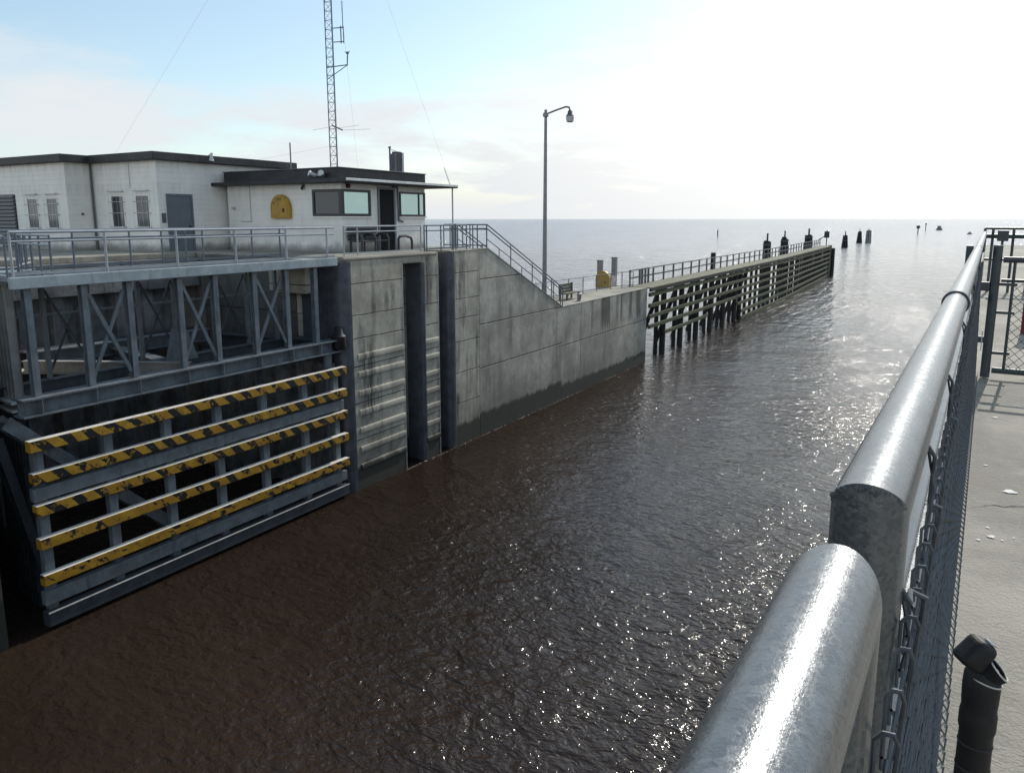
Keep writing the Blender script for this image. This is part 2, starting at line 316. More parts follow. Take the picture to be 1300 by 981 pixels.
# ------------------------------------------------------------------ mesh helpers
class MB:
    def __init__(s): s.v = []; s.f = []
    def add(s, vs, fs):
        k = len(s.v); s.v += [tuple(v) for v in vs]; s.f += [tuple(i + k for i in f) for f in fs]; return s
    def box(s, x0, x1, y0, y1, z0, z1):
        vs = [(x, y, z) for x in sorted((x0, x1)) for y in sorted((y0, y1)) for z in sorted((z0, z1))]
        return s.add(vs, [(0, 1, 3, 2), (4, 6, 7, 5), (0, 4, 5, 1), (2, 3, 7, 6), (0, 2, 6, 4), (1, 5, 7, 3)])
    def beam(s, p, q, w_, h, up=(0, 0, 1)):
        p, q = Vector(p), Vector(q); d = (q - p).normalized(); up = Vector(up)
        a = d.cross(up)
        if a.length < 1e-4: a = d.cross(Vector((0, 1, 0)))
        a.normalize(); b = a.cross(d)
        vs = []
        for c in (p, q):
            for i, j in ((-1, -1), (1, -1), (1, 1), (-1, 1)): vs.append(c + a * (i * w_ / 2) + b * (j * h / 2))
        return s.add(vs, [(3, 2, 1, 0), (4, 5, 6, 7), (0, 1, 5, 4), (1, 2, 6, 5), (2, 3, 7, 6), (3, 0, 4, 7)])
    def ibeam(s, p, q, w_, h, t=0.03, up=(0, 0, 1)):
        p, q = Vector(p), Vector(q); d = (q - p).normalized(); up = Vector(up)
        a = d.cross(up).normalized(); b = a.cross(d)
        s.beam(p, q, t, h - t, up)
        for k in (-1, 1): s.beam(p + b * k * (h - t) / 2, q + b * k * (h - t) / 2, w_, t, up)
        return s
    def tube(s, path, r, n=10, caps=True):
        P = [Vector(p) for p in path]; rings = []
        t0 = (P[1] - P[0]).normalized()
        ref = Vector((0, 0, 1)) if abs(t0.z) < 0.9 else Vector((1, 0, 0))
        a = t0.cross(ref).normalized(); base = len(s.v)
        rr = r if isinstance(r, (list, tuple)) else [r] * len(P)
        for i, p in enumerate(P):
            tin = (p - P[i - 1]).normalized() if i else (P[1] - P[0]).normalized()
            tout = (P[i + 1] - p).normalized() if i < len(P) - 1 else tin
            if i: 
                q = tprev.rotation_difference(tin); a = q @ a
            b = tin.cross(a)
            nrm = tin + tout
            nrm = nrm.normalized() if nrm.length > 1e-6 else tin
            ring = []
            for k in range(n):
                an = 2 * math.pi * k / n
                o = (a * math.cos(an) + b * math.sin(an)) * rr[i]
                den_ = tin.dot(nrm)
                o2 = o - tin * (o.dot(nrm) / den_) if abs(den_) > 1e-3 else o
                ring.append(p + o2)
            rings.append(ring); tprev = tin
            if i < len(P) - 1:
                q = tin.rotation_difference(tout); a = q @ a; tprev = tout
        for ring in rings: s.v += [tuple(x) for x in ring]
        for i in range(len(P) - 1):
            for k in range(n):
                k2 = (k + 1) % n
                s.f.append((base + i * n + k, base + i * n + k2, base + (i + 1) * n + k2, base + (i + 1) * n + k))
        if caps:
            s.f.append(tuple(base + k for k in reversed(range(n))))
            s.f.append(tuple(base + (len(P) - 1) * n + k for k in range(n)))
        return s
    def prism(s, poly, axis, a0, a1):
        n = len(poly)
        def mk(u, v, a): return {'x': (a, u, v), 'y': (u, a, v), 'z': (u, v, a)}[axis]
        vs = [mk(u, v, a0) for u, v in poly] + [mk(u, v, a1) for u, v in poly]
        fs = [tuple(range(n)), tuple(range(2 * n - 1, n - 1, -1))] + [(i, i + n, (i + 1) % n + n, (i + 1) % n) for i in range(n)]
        return s.add(vs, fs)
    def lathe(s, prof, c, n=20, M4=None):
        base = []
        for r, z in prof:
            for k in range(n):
                an = 2 * math.pi * k / n; v = Vector((r * math.cos(an), r * math.sin(an), z))
                if M4 is not None: v = M4 @ v
                base.append(Vector(c) + v)
        fs = []
        for i in range(len(prof) - 1):
            for k in range(n):
                k2 = (k + 1) % n; fs.append((i * n + k, i * n + k2, (i + 1) * n + k2, (i + 1) * n + k))
        fs.append(tuple(reversed(range(n)))); fs.append(tuple((len(prof) - 1) * n + k for k in range(n)))
        return s.add(base, fs)


ROOT = {}


def mesh_object(name, mb, material, parent=None, origin=None, bevel=0.0, smooth=False, seg=2):
    if parent is not None: org = ROOT[parent.name]
    else: org = Vector(origin) if origin is not None else Vector((0, 0, 0))
    me = bpy.data.meshes.new(name)
    me.from_pydata([tuple(Vector(v) - org) for v in mb.v], [], mb.f)
    me.validate(); me.update()
    import bmesh
    b = bmesh.new(); b.from_mesh(me); bmesh.ops.recalc_face_normals(b, faces=b.faces); b.to_mesh(me); b.free()
    if material: me.materials.append(M[material])
    if smooth:
        for p in me.polygons: p.use_smooth = True
        try: me.set_sharp_from_angle(angle=R(40))
        except Exception: pass
    o = bpy.data.objects.new(name, me); COL.objects.link(o)
    if parent is not None: o.parent = parent
    else: o.location = org
    ROOT[o.name] = org
    if bevel:
        bv = o.modifiers.new('bevel', 'BEVEL'); bv.width = bevel; bv.segments = seg; bv.limit_method = 'ANGLE'; bv.angle_limit = R(50)
    return o


def thing(name, label, cat, loc, group=None):
    o = bpy.data.objects.new(name, None); COL.objects.link(o); o.location = loc; o.empty_display_size = 0.2
    o['label'] = label; o['category'] = cat
    if group: o['group'] = group
    ROOT[o.name] = Vector(loc); return o


def tag(o, label, cat, group=None):
    o['label'] = label; o['category'] = cat
    if group: o['group'] = group
    return o


def part(name, mb, material, parent, bevel=0.0, smooth=False, label=None, seg=2):
    o = mesh_object(name, mb, material, parent, None, bevel, smooth, seg)
    if label: o['label'] = label
    return o


def structure(name, mb, material, **k):
    o = mesh_object(name, mb, material, **k); o['kind'] = 'structure'; return o


def arc(cx, cy, r, a0, a1, n):
    return [(cx + r * math.cos(R(a0 + (a1 - a0) * i / n)), cy + r * math.sin(R(a0 + (a1 - a0) * i / n))) for i in range(n + 1)]


# ------------------------------------------------------------------ setting
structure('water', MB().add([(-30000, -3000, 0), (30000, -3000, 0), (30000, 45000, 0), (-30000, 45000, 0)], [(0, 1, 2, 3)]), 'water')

WX = -17.45
# upper deck slabs on the far side
structure('deck', MB().box(-60, -25.0, -30, 28.5, -2, DECK), 'deck')
# slab between recess and landing side, behind the lock wall
structure('paving', MB().box(-25.0, -19.6, 18.76, 28.5, -2, DECK - 0.003), 'deck')

# --- lock wall: pillar with two slots
wall = thing('lock_wall', 'tall grey concrete lock wall with two dark vertical slots and a stained face', 'lock wall', (WX, 19.3, 0))
poly = [(-19.6, 18.75), (WX - 0.30, 18.75)] + [(x, y) for x, y in arc(WX - 0.30, 19.05, 0.30, -90, 0, 6)][1:] + \
       [(WX, 21.90), (WX - 0.9, 21.90), (WX - 0.9, 23.08), (WX - 0.10, 23.08)] + arc(WX - 0.10, 23.18, 0.10, -90, 0, 4)[1:] + \
       [(WX, 24.11), (WX - 1.1, 24.11), (WX - 1.1, 24.92), (WX - 0.22, 24.92)] + arc(WX - 0.22, 25.14, 0.22, -90, 0, 5)[1:] + \
       [(WX, 27.06), (-19.6, 27.06)]
part('wall_body', MB().prism(poly, 'z', -2, DECK - 0.02), 'wall_pillar', wall)
part('lintel', MB().box(WX - 0.898, WX + 0.002, 21.902, 23.078, 7.78, DECK - 0.022), 'wall_pillar', wall, 0.05)
part('coping', MB().box(-19.6, WX + 0.03, 18.78, 24.08, DECK - 0.15, DECK + 0.006), 'deck', wall, 0.07, seg=3)
part('coping', MB().box(-19.6, WX + 0.012, 24.92, 27.05, DECK - 0.05, DECK + 0.004), 'deck', wall, 0.02)
for z in (4.71, 4.09, 3.42, 2.74, 2.11, 1.42, 0.80):
    part('rubbing_strip', MB().prism([(WX - 0.02, z - 0.13), (WX + 0.035, z - 0.11), (WX + 0.048, z - 0.04), (WX + 0.048, z + 0.04), (WX + 0.035, z + 0.11), (WX - 0.02, z + 0.13)], 'y', 19.35, 21.865), 'wall_pillar', wall, 0.015)
    part('rubbing_strip', MB().prism([(WX - 0.02, z - 0.12), (WX + 0.035, z - 0.10), (WX + 0.045, z - 0.04), (WX + 0.045, z + 0.04), (WX + 0.035, z + 0.10), (WX - 0.02, z + 0.12)], 'y', 23.20, 24.075), 'wall_pillar', wall, 0.015)
# steel armour on the exposed corners
def corner_armour(cx, cy, r, y_in, flat, z1):
    o = 0.006
    outer = [(cx - flat, cy - r - o)] + arc(cx, cy, r + o, -90, 0, 6) + [(cx + r + o, cy + y_in)]
    inner = [(cx + r - 0.01, cy + y_in)] + arc(cx, cy, r - 0.01, 0, -90, 6) + [(cx - flat, cy - r + 0.01)]
    return MB().prism(outer + inner, 'z', -1, z1)
part('armour_plate', corner_armour(WX - 0.30, 19.05, 0.30, 0.10, 1.6, DECK - 0.17), 'armour', wall, 0, True)
part('armour_plate', corner_armour(WX - 0.10, 23.18, 0.10, 0.06, 0.7, 7.77), 'armour', wall, 0, True)
part('armour_plate', corner_armour(WX - 0.22, 25.14, 0.22, 0.10, 0.8, DECK - 0.06), 'armour', wall, 0, True)
for y in (21.87, 24.08):
    part('edge_strip', MB().box(WX - 0.05, WX + 0.012, y, y + 0.036, -1, 7.76), 'light_grey', wall, 0.008)
part('mooring_pipe', MB().tube([(WX - 0.7, 22.75, 0.2), (WX - 0.7, 22.75, 5.4)], 0.045, 8), 'light_grey', wall, 0, True)

# --- stair wall
sw = thing('stair_wall', 'grey concrete wall with a sloping top carrying the stair down to the landing', 'wall', (WX, 31, 0))
part('wall_body', MB().prism([(27.064, -2), (27.064, DECK - 0.03), (27.75, DECK - 0.03), (35.0, LAND - 0.03), (35.0, -2)], 'x', WX - 0.28, WX - 0.004), 'wall_stair', sw)
cp = MB().prism([(27.08, DECK - 0.03), (27.08, DECK + 0.02), (27.76, DECK + 0.02), (35.02, LAND + 0.02), (35.0, LAND - 0.03), (27.74, DECK - 0.03)], 'x', WX - 0.30, WX + 0.02)
part('coping', cp, 'deck', sw, 0.012)
st = MB()
nst = 18
for i in range(nst):
    y0 = 27.9 + (34.95 - 27.9) * i / nst; y1 = 27.9 + (34.95 - 27.9) * (i + 1) / nst
    st.box(-19.3, WX - 0.282, y0, y1 - 0.001, -2, DECK - (DECK - LAND) * (i + 1) / (nst + 1))
part('stair_flight', st, 'deck', sw)
part('top_slab', MB().box(-19.6, WX - 0.282, 27.062, 27.9, -2, DECK - 0.004), 'deck', sw)

# --- landing wall
lw = thing('landing_wall', 'low stained concrete wall with a pale flat top joining the timber guide wall', 'wall', (WX, 41, 0))
part('wall_body', MB().box(-19.9, WX - 0.002, 35.003, 47.5, -2, LAND - 0.03), 'wall_land', lw)
part('coping', MB().box(-19.9, WX + 0.01, 35.04, 47.52, LAND - 0.03, LAND), 'deck', lw, 0.012)

# --- gate recess (dark chamber behind the open gate)
rec = thing('gate_recess', 'dark recess of rusty sheet piling behind the open lock gate', 'recess', (-25, 12, 0))
sh = MB()
def sheet_profile(L, pitch, dep):
    out = []; n = int(L / pitch)
    for i in range(n):
        t = i * pitch
        out += [(t, 0), (t + pitch * 0.36, 0), (t + pitch * 0.5, dep), (t + pitch * 0.86, dep)]
    out.append((n * pitch, 0)); return out
pr = sheet_profile(14.5, 1.05, 0.32)
vs = [(-24.98 + d, 4.3 + t, z) for z in (-2, DECK - 1.2) for t, d in pr]
n = len(pr); sh.add(vs, [(i, i + 1, n + i + 1, n + i) for i in range(n - 1)])
part('sheet_piling', sh, 'pile_sheet', rec)
sh = MB(); pr = sheet_profile(7.0, 1.0, 0.3)
vs = [(-24.9 + t, 18.70 - d, z) for z in (-2, 4.6) for t, d in pr]; n = len(pr)
sh.add(vs, [(i, i + 1, n + i + 1, n + i) for i in range(n - 1)])
part('sheet_piling', sh, 'pile_sheet', rec)
part('cap_beam', MB().box(-25.0, -24.45, 4.3, 18.6, DECK - 1.2, DECK - 0.16), 'pile_sheet', rec, 0.02)
part('kerb', MB().box(-25.02, -24.72, 4.3, 18.7, DECK - 0.158, DECK + 0.03), 'deck', rec, 0.02)
part('wale', MB().ibeam((-24.4, 4.4, 5.15), (-24.4, 18.5, 5.15), 0.35, 0.55, 0.05), 'steel_dark', rec)
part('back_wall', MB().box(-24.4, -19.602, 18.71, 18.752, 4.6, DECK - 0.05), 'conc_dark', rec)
part('ledge_block', MB().box(-20.2, -18.5, 18.1, 18.70, 6.95, DECK - 0.06), 'wall_pillar', rec, 0.03)

# near chamber wall on the gate side
cw = thing('chamber_wall', 'dark concrete chamber wall at the lower left edge beside the gate end', 'lock wall', (WX, 4, 0))
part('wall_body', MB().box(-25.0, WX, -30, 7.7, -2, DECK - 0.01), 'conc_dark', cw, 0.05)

# ------------------------------------------------------------------ sector gate
GX = -17.6
gate = thing('lock_gate', 'open blue grey steel lock gate with yellow and black striped fenders and a railed walkway', 'lock gate', (GX, 18.5, 0))
posts = (8.98, 10.25, 11.38, 12.80, 13.92, 15.28, 16.52, 17.72)
ZT, ZC = 8.02, 5.24
for i, y in enumerate(posts):
    part('post', MB().ibeam((GX - 0.12, y, ZC + 0.22), (GX - 0.12, y, ZT - 0.14), 0.15, 0.17, 0.02, (1, 0, 0)), 'steel', gate)
    part('rear_post', MB().beam((GX - 1.9, y, ZC + 0.15), (GX - 1.9, y, ZT - 0.2), 0.10, 0.10, (1, 0, 0)), 'steel', gate)
for a, b in ((1, 2), (3, 4), (5, 6)):
    y0, y1 = posts[a] + 0.1, posts[b] - 0.1
    part('cross_brace', MB().beam((GX - 0.10, y0, ZT - 0.35), (GX - 0.10, y1, ZC + 0.4), 0.09, 0.05, (1, 0, 0)), 'steel', gate)
    part('cross_brace', MB().beam((GX - 0.16, y1, ZT - 0.35), (GX - 0.16, y0, ZC + 0.4), 0.09, 0.05, (1, 0, 0)), 'steel', gate)
for a, b in ((1, 2), (3, 4), (5, 6)):
    y0, y1 = posts[a] + 0.05, posts[b] - 0.05
    part('rear_brace', MB().beam((GX - 1.88, y0, ZT - 0.35), (GX - 1.88, y1, ZC + 0.35), 0.055, 0.03, (1, 0, 0)), 'steel_dark', gate)
    part('rear_brace', MB().beam((GX - 1.94, y1, ZT - 0.35), (GX - 1.94, y0, ZC + 0.35), 0.055, 0.03, (1, 0, 0)), 'steel_dark', gate)
part('rear_tie', MB().beam((GX - 1.9, 8.9, 7.05), (GX - 1.9, 18.2, 7.05), 0.04, 0.05), 'steel', gate)
# bottom chord as a deep channel with stiffeners
ch = MB().ibeam((GX - 0.12, 8.55, ZC), (GX - 0.12, 18.62, ZC), 0.46, 0.42, 0.04)
for y in posts: ch.box(GX - 0.34, GX + 0.10, y - 0.012, y + 0.012, ZC - 0.172, ZC + 0.172)
part('bottom_chord', ch, 'steel', gate)
part('rear_chord', MB().ibeam((GX - 1.9, 8.8, ZC), (GX - 1.9, 18.5, ZC), 0.3, 0.38, 0.03), 'steel_dark', gate)
# horizontal struts inside the frame at chord level
part('strut', MB().ibeam((-22.2, 11.0, ZC + 0.10), (-18.0, 13.2, ZC + 0.10), 0.20, 0.36, 0.03), 'skin', gate)
part('strut', MB().ibeam((-23.2, 11.6, ZC + 0.12), (-22.9, 17.6, ZC + 0.12), 0.42, 0.42, 0.04), 'steel', gate)
part('strut', MB().ibeam((-22.3, 17.5, ZC + 0.0), (-18.1, 18.3, ZC + 0.0), 0.42, 0.42, 0.04), 'steel_dark', gate)
part('strut', MB().ibeam((-23.0, 14.2, ZC - 0.03), (-18.1, 13.2, ZC - 0.03), 0.40, 0.34, 0.04), 'steel', gate)
part('gusset_plate', MB().prism([(13.0, ZC + 0.2), (14.05, ZC + 0.2), (13.75, ZC + 1.05), (13.25, ZC + 1.15)], 'x', GX - 1.2, GX - 1.16), 'steel', gate)
# walkway
part('walkway_deck', MB().box(GX - 1.95, GX + 0.05, 8.62, 18.55, ZT, ZT + 0.05), 'steel_dark', gate)
part('walkway_beam', MB().box(GX + 0.052, GX + 0.13, 8.55, 18.58, ZT - 0.13, ZT + 0.14), 'walk_beam', gate, 0.02)
part('walkway_beam', MB().box(GX - 2.05, GX - 1.952, 8.55, 18.58, ZT - 0.13, ZT + 0.12), 'steel', gate, 0.02)
def railing(path_pts, parent, posts_at, z0, mat_rail='rail', hgt=1.0, rails=(1.0, 0.80), toe=True, r=0.028, post_r=0.026):
    """straight pipe railing from p to q, posts given as fractions"""
    p, q = Vector(path_pts[0]), Vector(path_pts[1])
    out = []
    for k, hh in enumerate(rails):
        out.append(part('rail', MB().tube([p + Vector((0, 0, hh * hgt)), q + Vector((0, 0, hh * hgt))], r if k == 0 else r * 0.8, 8), mat_rail, parent, 0, True))
    if toe: out.append(part('toe_rail', MB().beam(p + Vector((0, 0, 0.10)), q + Vector((0, 0, 0.10)), 0.03, 0.05), mat_rail, parent))
    for t in posts_at:
        c = p.lerp(q, t); out.append(part('rail_post', MB().tube([c + Vector((0, 0, z0)), c + Vector((0, 0, hgt - 0.01))], post_r, 8), mat_rail, parent, 0, True))
    return out
railing(((GX + 0.09, 8.66, ZT + 0.1), (GX + 0.09, 18.5, ZT + 0.1)), gate, (0.0, 0.215, 0.41, 0.60, 0.79, 0.965), 0.02, 'rail_light', 1.0, (1.0, 0.80), True, 0.032, 0.03)
railing(((GX - 1.98, 8.66, ZT + 0.1), (GX - 1.98, 18.4, ZT + 0.1)), gate, (0.0, 0.12, 0.26, 0.42, 0.52, 0.60, 0.66, 0.78, 0.85, 0.97), 0.0, 'rail', 1.0, (1.0, 0.80), True, 0.028)
# fenders
for z in (4.42, 3.67, 2.92, 2.13, 1.26):
    part('fender', MB().box(GX + 0.10, GX + 0.30, 8.50, 18.62, z - 0.13, z + 0.13), 'hazard', gate, 0.012)
part('face_beam', MB().box(GX + 0.02, GX + 0.20, 8.52, 18.55, 3.12, 3.42), 'steel', gate, 0.01)
part('face_beam', MB().box(GX + 0.02, GX + 0.22, 8.52, 18.55, 0.62, 0.95), 'steel', gate, 0.01)
part('sill_beam', MB().box(GX + 0.0, GX + 0.26, 8.52, 18.58, 0.10, 0.46), 'steel_dark', gate, 0.02)
part('sill_edge', MB().tube([(GX + 0.27, 8.52, 0.45), (GX + 0.27, 18.58, 0.45)], 0.02, 6), 'skin', gate)
for y in (8.75, 10.4, 12.02, 13.62, 15.25, 16.9, 18.3):
    part('face_post', MB().box(GX - 0.08, GX + 0.098, y - 0.11, y + 0.11, 0.3, 4.54), 'steel', gate, 0.01)
part('leaning_brace', MB().ibeam((GX - 0.45, 8.35, 4.95), (GX - 0.45, 12.2, 1.2), 0.30, 0.38, 0.03, (1, 0, 0)), 'steel', gate)
part('leaning_brace', MB().ibeam((GX - 0.5, 8.2, 4.6), (GX - 1.2, 9.3, 0.4), 0.2, 0.25, 0.02, (1, 0, 0)), 'steel_dark', gate)
part('hinge_column', MB().tube([(GX - 0.35, 18.42, -1), (GX - 0.35, 18.42, 5.1)], 0.15, 12), 'steel', gate, 0, True)
part('hinge_bearing', MB().lathe([(0.20, -0.25), (0.24, -0.2), (0.24, 0.2), (0.16, 0.28), (0.12, 0.5)], (GX + 0.0, 18.62, 5.35), 14), 'black', gate, 0, True)
# curved ribbed skin plate at the far side of the open sector
CY = 18.6; RS = 9.5
def sector(th, r=RS): return (GX - r * math.sin(R(th)), CY - r * math.cos(R(th)))
sk = MB(); pts = []
nr = 26
for i in range(nr * 4 + 1):
    th = 6 + (42 - 6) * i / (nr * 4); r = RS + (0.0 if (i % 4) in (0, 1) else 0.16)
    pts.append(sector(th, r))
n = len(pts)
sk.add([(x, y, z) for z in (5.2, ZT - 0.1) for x, y in pts], [(i, i + 1, n + i + 1, n + i) for i in range(n - 1)])
part('skin_plate', sk, 'skin', gate)
lo = MB(); lo.add([(x, y, z) for z in (-1, 4.95) for x, y in pts], [(i, i + 1, n + i + 1, n + i) for i in range(n - 1)])
part('skin_plate', lo, 'steel_dark', gate, label='dark lower skin plate near the water')
fl = MB()
for r0, r1, z0, z1 in ((RS - 0.22, RS + 0.3, 5.14, 5.2), (RS - 0.32, RS + 0.3, 4.95, 5.0)):
    A = [sector(6 + 36 * i / 30, r0) for i in range(31)]; B = [sector(6 + 36 * i / 30, r1) for i in range(31)]
    for i in range(30):
        q = [A[i], A[i + 1], B[i + 1], B[i]]
        fl.add([(x, y, z) for z in (z0, z1) for x, y in q], [(3, 2, 1, 0), (4, 5, 6, 7), (0, 1, 5, 4), (1, 2, 6, 5), (2, 3, 7, 6), (3, 0, 4, 7)])
part('skin_flange', fl, 'white_steel', gate)
wk = MB()
A = [sector(4 + 40 * i / 30, RS - 0.8) for i in range(31)]; B = [sector(4 + 40 * i / 30, RS + 0.25) for i in range(31)]
for i in range(30):
    q = [A[i], A[i + 1], B[i + 1], B[i]]
    wk.add([(x, y, z) for z in (ZT - 0.096, ZT - 0.02) for x, y in q], [(3, 2, 1, 0), (4, 5, 6, 7), (0, 1, 5, 4), (1, 2, 6, 5), (2, 3, 7, 6), (3, 0, 4, 7)])
part('curved_walkway', wk, 'walk_beam', gate)
for rr in (RS - 0.75, RS + 0.2):
    for hz in (1.0, 0.78, 0.12):
        part('curved_rail', MB().tube([(*sector(4 + 40 * i / 16, rr), ZT + hz) for i in range(17)], 0.03, 8), 'rail_light', gate, 0, True)
    for k in range(12):
        part('rail_post', MB().tube([(*sector(4 + 40 * k / 11, rr), ZT - 0.02), (*sector(4 + 40 * k / 11, rr), ZT + 0.99)], 0.026, 8), 'rail', gate, 0, True)

# ------------------------------------------------------------------ big building
bb = thing('lock_building', 'long white block building with stepped front and a dark flat roof', 'building', (-32, 20, DECK))
Y1, X2, Y3, X4, YB, XA, ZR = 17.5, -30.7, 18.6, -26.55, 25.2, -44.0, 11.62
foot = [(XA, Y1), (X2, Y1), (X2, Y3), (X4, Y3), (X4, YB), (XA, YB)]
part('wall', MB().prism(foot, 'z', DECK - 0.3, ZR - 0.02), 'white', bb)
ov = 0.32
rf = [(XA, Y1 - ov), (X2 + ov, Y1 - ov), (X2 + ov, Y3 - ov), (X4 + ov, Y3 - ov), (X4 + ov, YB + ov), (XA, YB + ov)]
part('roof', MB().prism(rf, 'z', ZR - 0.015, ZR + 0.28), 'roof', bb, 0.02)
def barred_window(par, xc, yf, z0, z1, wd):
    f = MB(); t = 0.05
    f.box(xc - wd / 2 - t, xc - wd / 2, yf - 0.03, yf + 0.02, z0 - t, z1 + t); f.box(xc + wd / 2, xc + wd / 2 + t, yf - 0.03, yf + 0.02, z0 - t, z1 + t)
    f.box(xc - wd / 2, xc + wd / 2, yf - 0.03, yf + 0.02, z1, z1 + t); f.box(xc - wd / 2, xc + wd / 2, yf - 0.06, yf + 0.02, z0 - t, z0)
    wn = part('window', f, 'white', par)
    part('pane', MB().box(xc - wd / 2, xc + wd / 2, yf - 0.008, yf + 0.01, z0, z1), 'glass_dark', wn)
    g = MB()
    for k in range(4):
        x = xc - wd / 2 - 0.03 + (wd + 0.06) * k / 3; g.tube([(x, yf - 0.13, z0 - 0.06), (x, yf - 0.13, z1 + 0.12)], 0.004, 5)
    for z in (z0 - 0.02, z0 + (z1 - z0) * 0.45, z0 + (z1 - z0) * 0.82):
        g.beam((xc - wd / 2 - 0.09, yf - 0.13, z), (xc + wd / 2 + 0.09, yf - 0.13, z), 0.012, 0.018)
        for s_ in (-1, 1): g.beam((xc + s_ * (wd / 2 + 0.08), yf - 0.13, z), (xc + s_ * (wd / 2 + 0.08), yf, z), 0.015, 0.03)
    g.beam((xc - wd / 2 - 0.12, yf - 0.1, z1 + 0.2), (xc + wd / 2 + 0.12, yf - 0.1, z1 + 0.2), 0.09, 0.03)
    part('security_grille', g, 'light_grey', wn)
for xc in (-33.2, -31.75): barred_window(bb, xc, Y1, 9.05, 10.2, 0.72)
for xc in (-29.1, -27.5): barred_window(bb, xc, Y3, 9.1, 10.28, 0.76)
lv = MB()
for k in range(14): lv.beam((-36.4, Y1 - 0.05, 8.3 + k * 0.155), (-34.55, Y1 - 0.05, 8.3 + k * 0.155), 0.09, 0.115, (0, 0.35, 1))
lf = part('louvre_panel', MB().box(-36.45, -34.5, Y1 - 0.012, Y1 + 0.01, 8.2, 10.42), 'frame_dark', bb)
part('louvre_blades', lv, 'bronze', lf)
d = part('door', MB().box(X4 - 0.02, X4 + 0.018, 19.02, 20.02, DECK, 10.28), 'grey_door', bb, 0.006)
fr_ = MB().box(X4 - 0.01, X4 + 0.05, 18.94, 19.018, DECK, 10.36).box(X4 - 0.01, X4 + 0.05, 20.022, 20.10, DECK, 10.36).box(X4 - 0.01, X4 + 0.05, 19.018, 20.022, 10.282, 10.36)
part('door_frame', fr_, 'grey_door', d); part('handle', MB().lathe([(0.03, 0), (0.045, 0.03), (0.03, 0.07)], (X4 + 0.02, 19.9, 9.1), 10, Matrix.Rotation(R(90), 4, 'Y')), 'black', d, 0, True)
part('wall_plate', MB().box(X4 - 0.01, X4 + 0.025, 18.70, 18.88, 9.25, 9.62), 'bronze', bb, 0.006)
part('drain_pipe', MB().tube([(X2 + 0.06, Y3 - 0.08, DECK), (X2 + 0.06, Y3 - 0.08, ZR - 0.05)], 0.04, 8), 'bronze', bb, 0, True)
hn = thing('horn_speaker', 'small white horn speaker on the dark roof edge of the long building', 'speaker', (X4 + ov + 0.02, 20.9, ZR + 0.26))
part('horn', MB().lathe([(0.05, 0.28), (0.06, 0.15), (0.14, 0.02), (0.15, 0.0)], (X4 + ov - 0.08, 20.9, ZR + 0.13), 14, Matrix.Rotation(R(25), 4, 'Y')), 'white_steel', hn, 0, True)
part('bracket', MB().box(X4 + ov - 0.12, X4 + ov - 0.04, 20.86, 20.94, ZR + 0.27, ZR + 0.33), 'light_grey', hn)

# ------------------------------------------------------------------ control house
ch_ = thing('control_house', 'small white control house with wraparound dark framed windows and a flat canopied roof', 'control house', (-23, 24, DECK))
YC, XC, XL, YR, ZP = 21.6, -20.0, -26.25, 26.75, 10.72
part('wall', MB().prism([(XL, YC), (XC, YC), (XC, YR), (XL, YR)], 'z', DECK - 0.004, ZP), 'white', ch_)
part('canopy', MB().box(XL - 1.7, XC + 0.75, YC - 0.55, YR + 1.45, ZP + 0.003, ZP + 0.13), 'roof', ch_, 0.015)
part('canopy_flashing', MB().box(XC + 0.752, XC + 0.80, YC - 0.55, YR + 1.4, ZP + 0.05, ZP + 0.145), 'roof_lit', ch_, 0.01)
part('parapet', MB().box(XL - 0.05, XC + 0.02, YC - 0.10, YR + 0.05, ZP + 0.133, 11.26), 'roof', ch_, 0.02)
part('parapet_flashing', MB().box(XL - 0.08, XC + 0.06, YC - 0.14, YR + 0.08, 11.262, 11.30), 'bronze', ch_, 0.008)
part('canopy_post', MB().tube([(XC + 0.55, YR + 1.3, DECK), (XC + 0.55, YR + 1.3, ZP)], 0.035, 8), 'light_grey', ch_, 0, True)
# corner window, two leaves
Zb, Zt = 9.50, 10.50
def framed(par, axis, a0, a1, plane, sgn, z0, z1, mat_glass, t=0.09, mull=()):
    """window on a wall: axis 'x' runs along x at y=plane, 'y' runs along y at x=plane"""
    def bx(mb, u0, u1, d0, d1, z0_, z1_):
        d0, d1 = plane + sgn * d0, plane + sgn * d1
        return mb.box(u0, u1, d0, d1, z0_, z1_) if axis == 'x' else mb.box(d0, d1, u0, u1, z0_, z1_)
    f = MB(); bx(f, a0, a0 + t, -0.02, 0.05, z0, z1); bx(f, a1 - t, a1, -0.02, 0.05, z0, z1)
    bx(f, a0 + t, a1 - t, -0.02, 0.05, z0, z0 + t); bx(f, a0 + t, a1 - t, -0.02, 0.05, z1 - t, z1)
    for mu in mull: bx(f, mu - 0.03, mu + 0.03, -0.02, 0.045, z0 + t, z1 - t)
    wn = part('window', f, 'frame_dark', par, 0.004)
    g = MB(); bx(g, a0 + t, a1 - t, -0.01, 0.012, z0 + t, z1 - t); part('pane', g, mat_glass, wn)
    s_ = MB(); bx(s_, a0 - 0.05, a1 + 0.05, -0.02, 0.08, z0 - 0.06, z0 - 0.004); part('sill', s_, 'white', wn)
framed(ch_, 'x', -21.45, XC - 0.0, YC, -1, Zb, Zt, 'glass_dark', 0.10)
framed(ch_, 'y', YC + 0.0, 23.20, XC, 1, Zb, Zt, 'glass', 0.10)
framed(ch_, 'y', 25.0, YR - 0.02, XC, 1, Zb, Zt, 'glass', 0.08, (26.3,))
part('corner_post', MB().box(XC - 0.02, XC + 0.052, YC - 0.052, YC - 0.003, Zb, Zt), 'frame_dark', ch_)
dr = part('door', MB().box(XC - 0.02, XC + 0.012, 23.72, 24.62, DECK, 10.56), 'interior', ch_)  # near-black panel: shade inside the open doorway painted as its colour
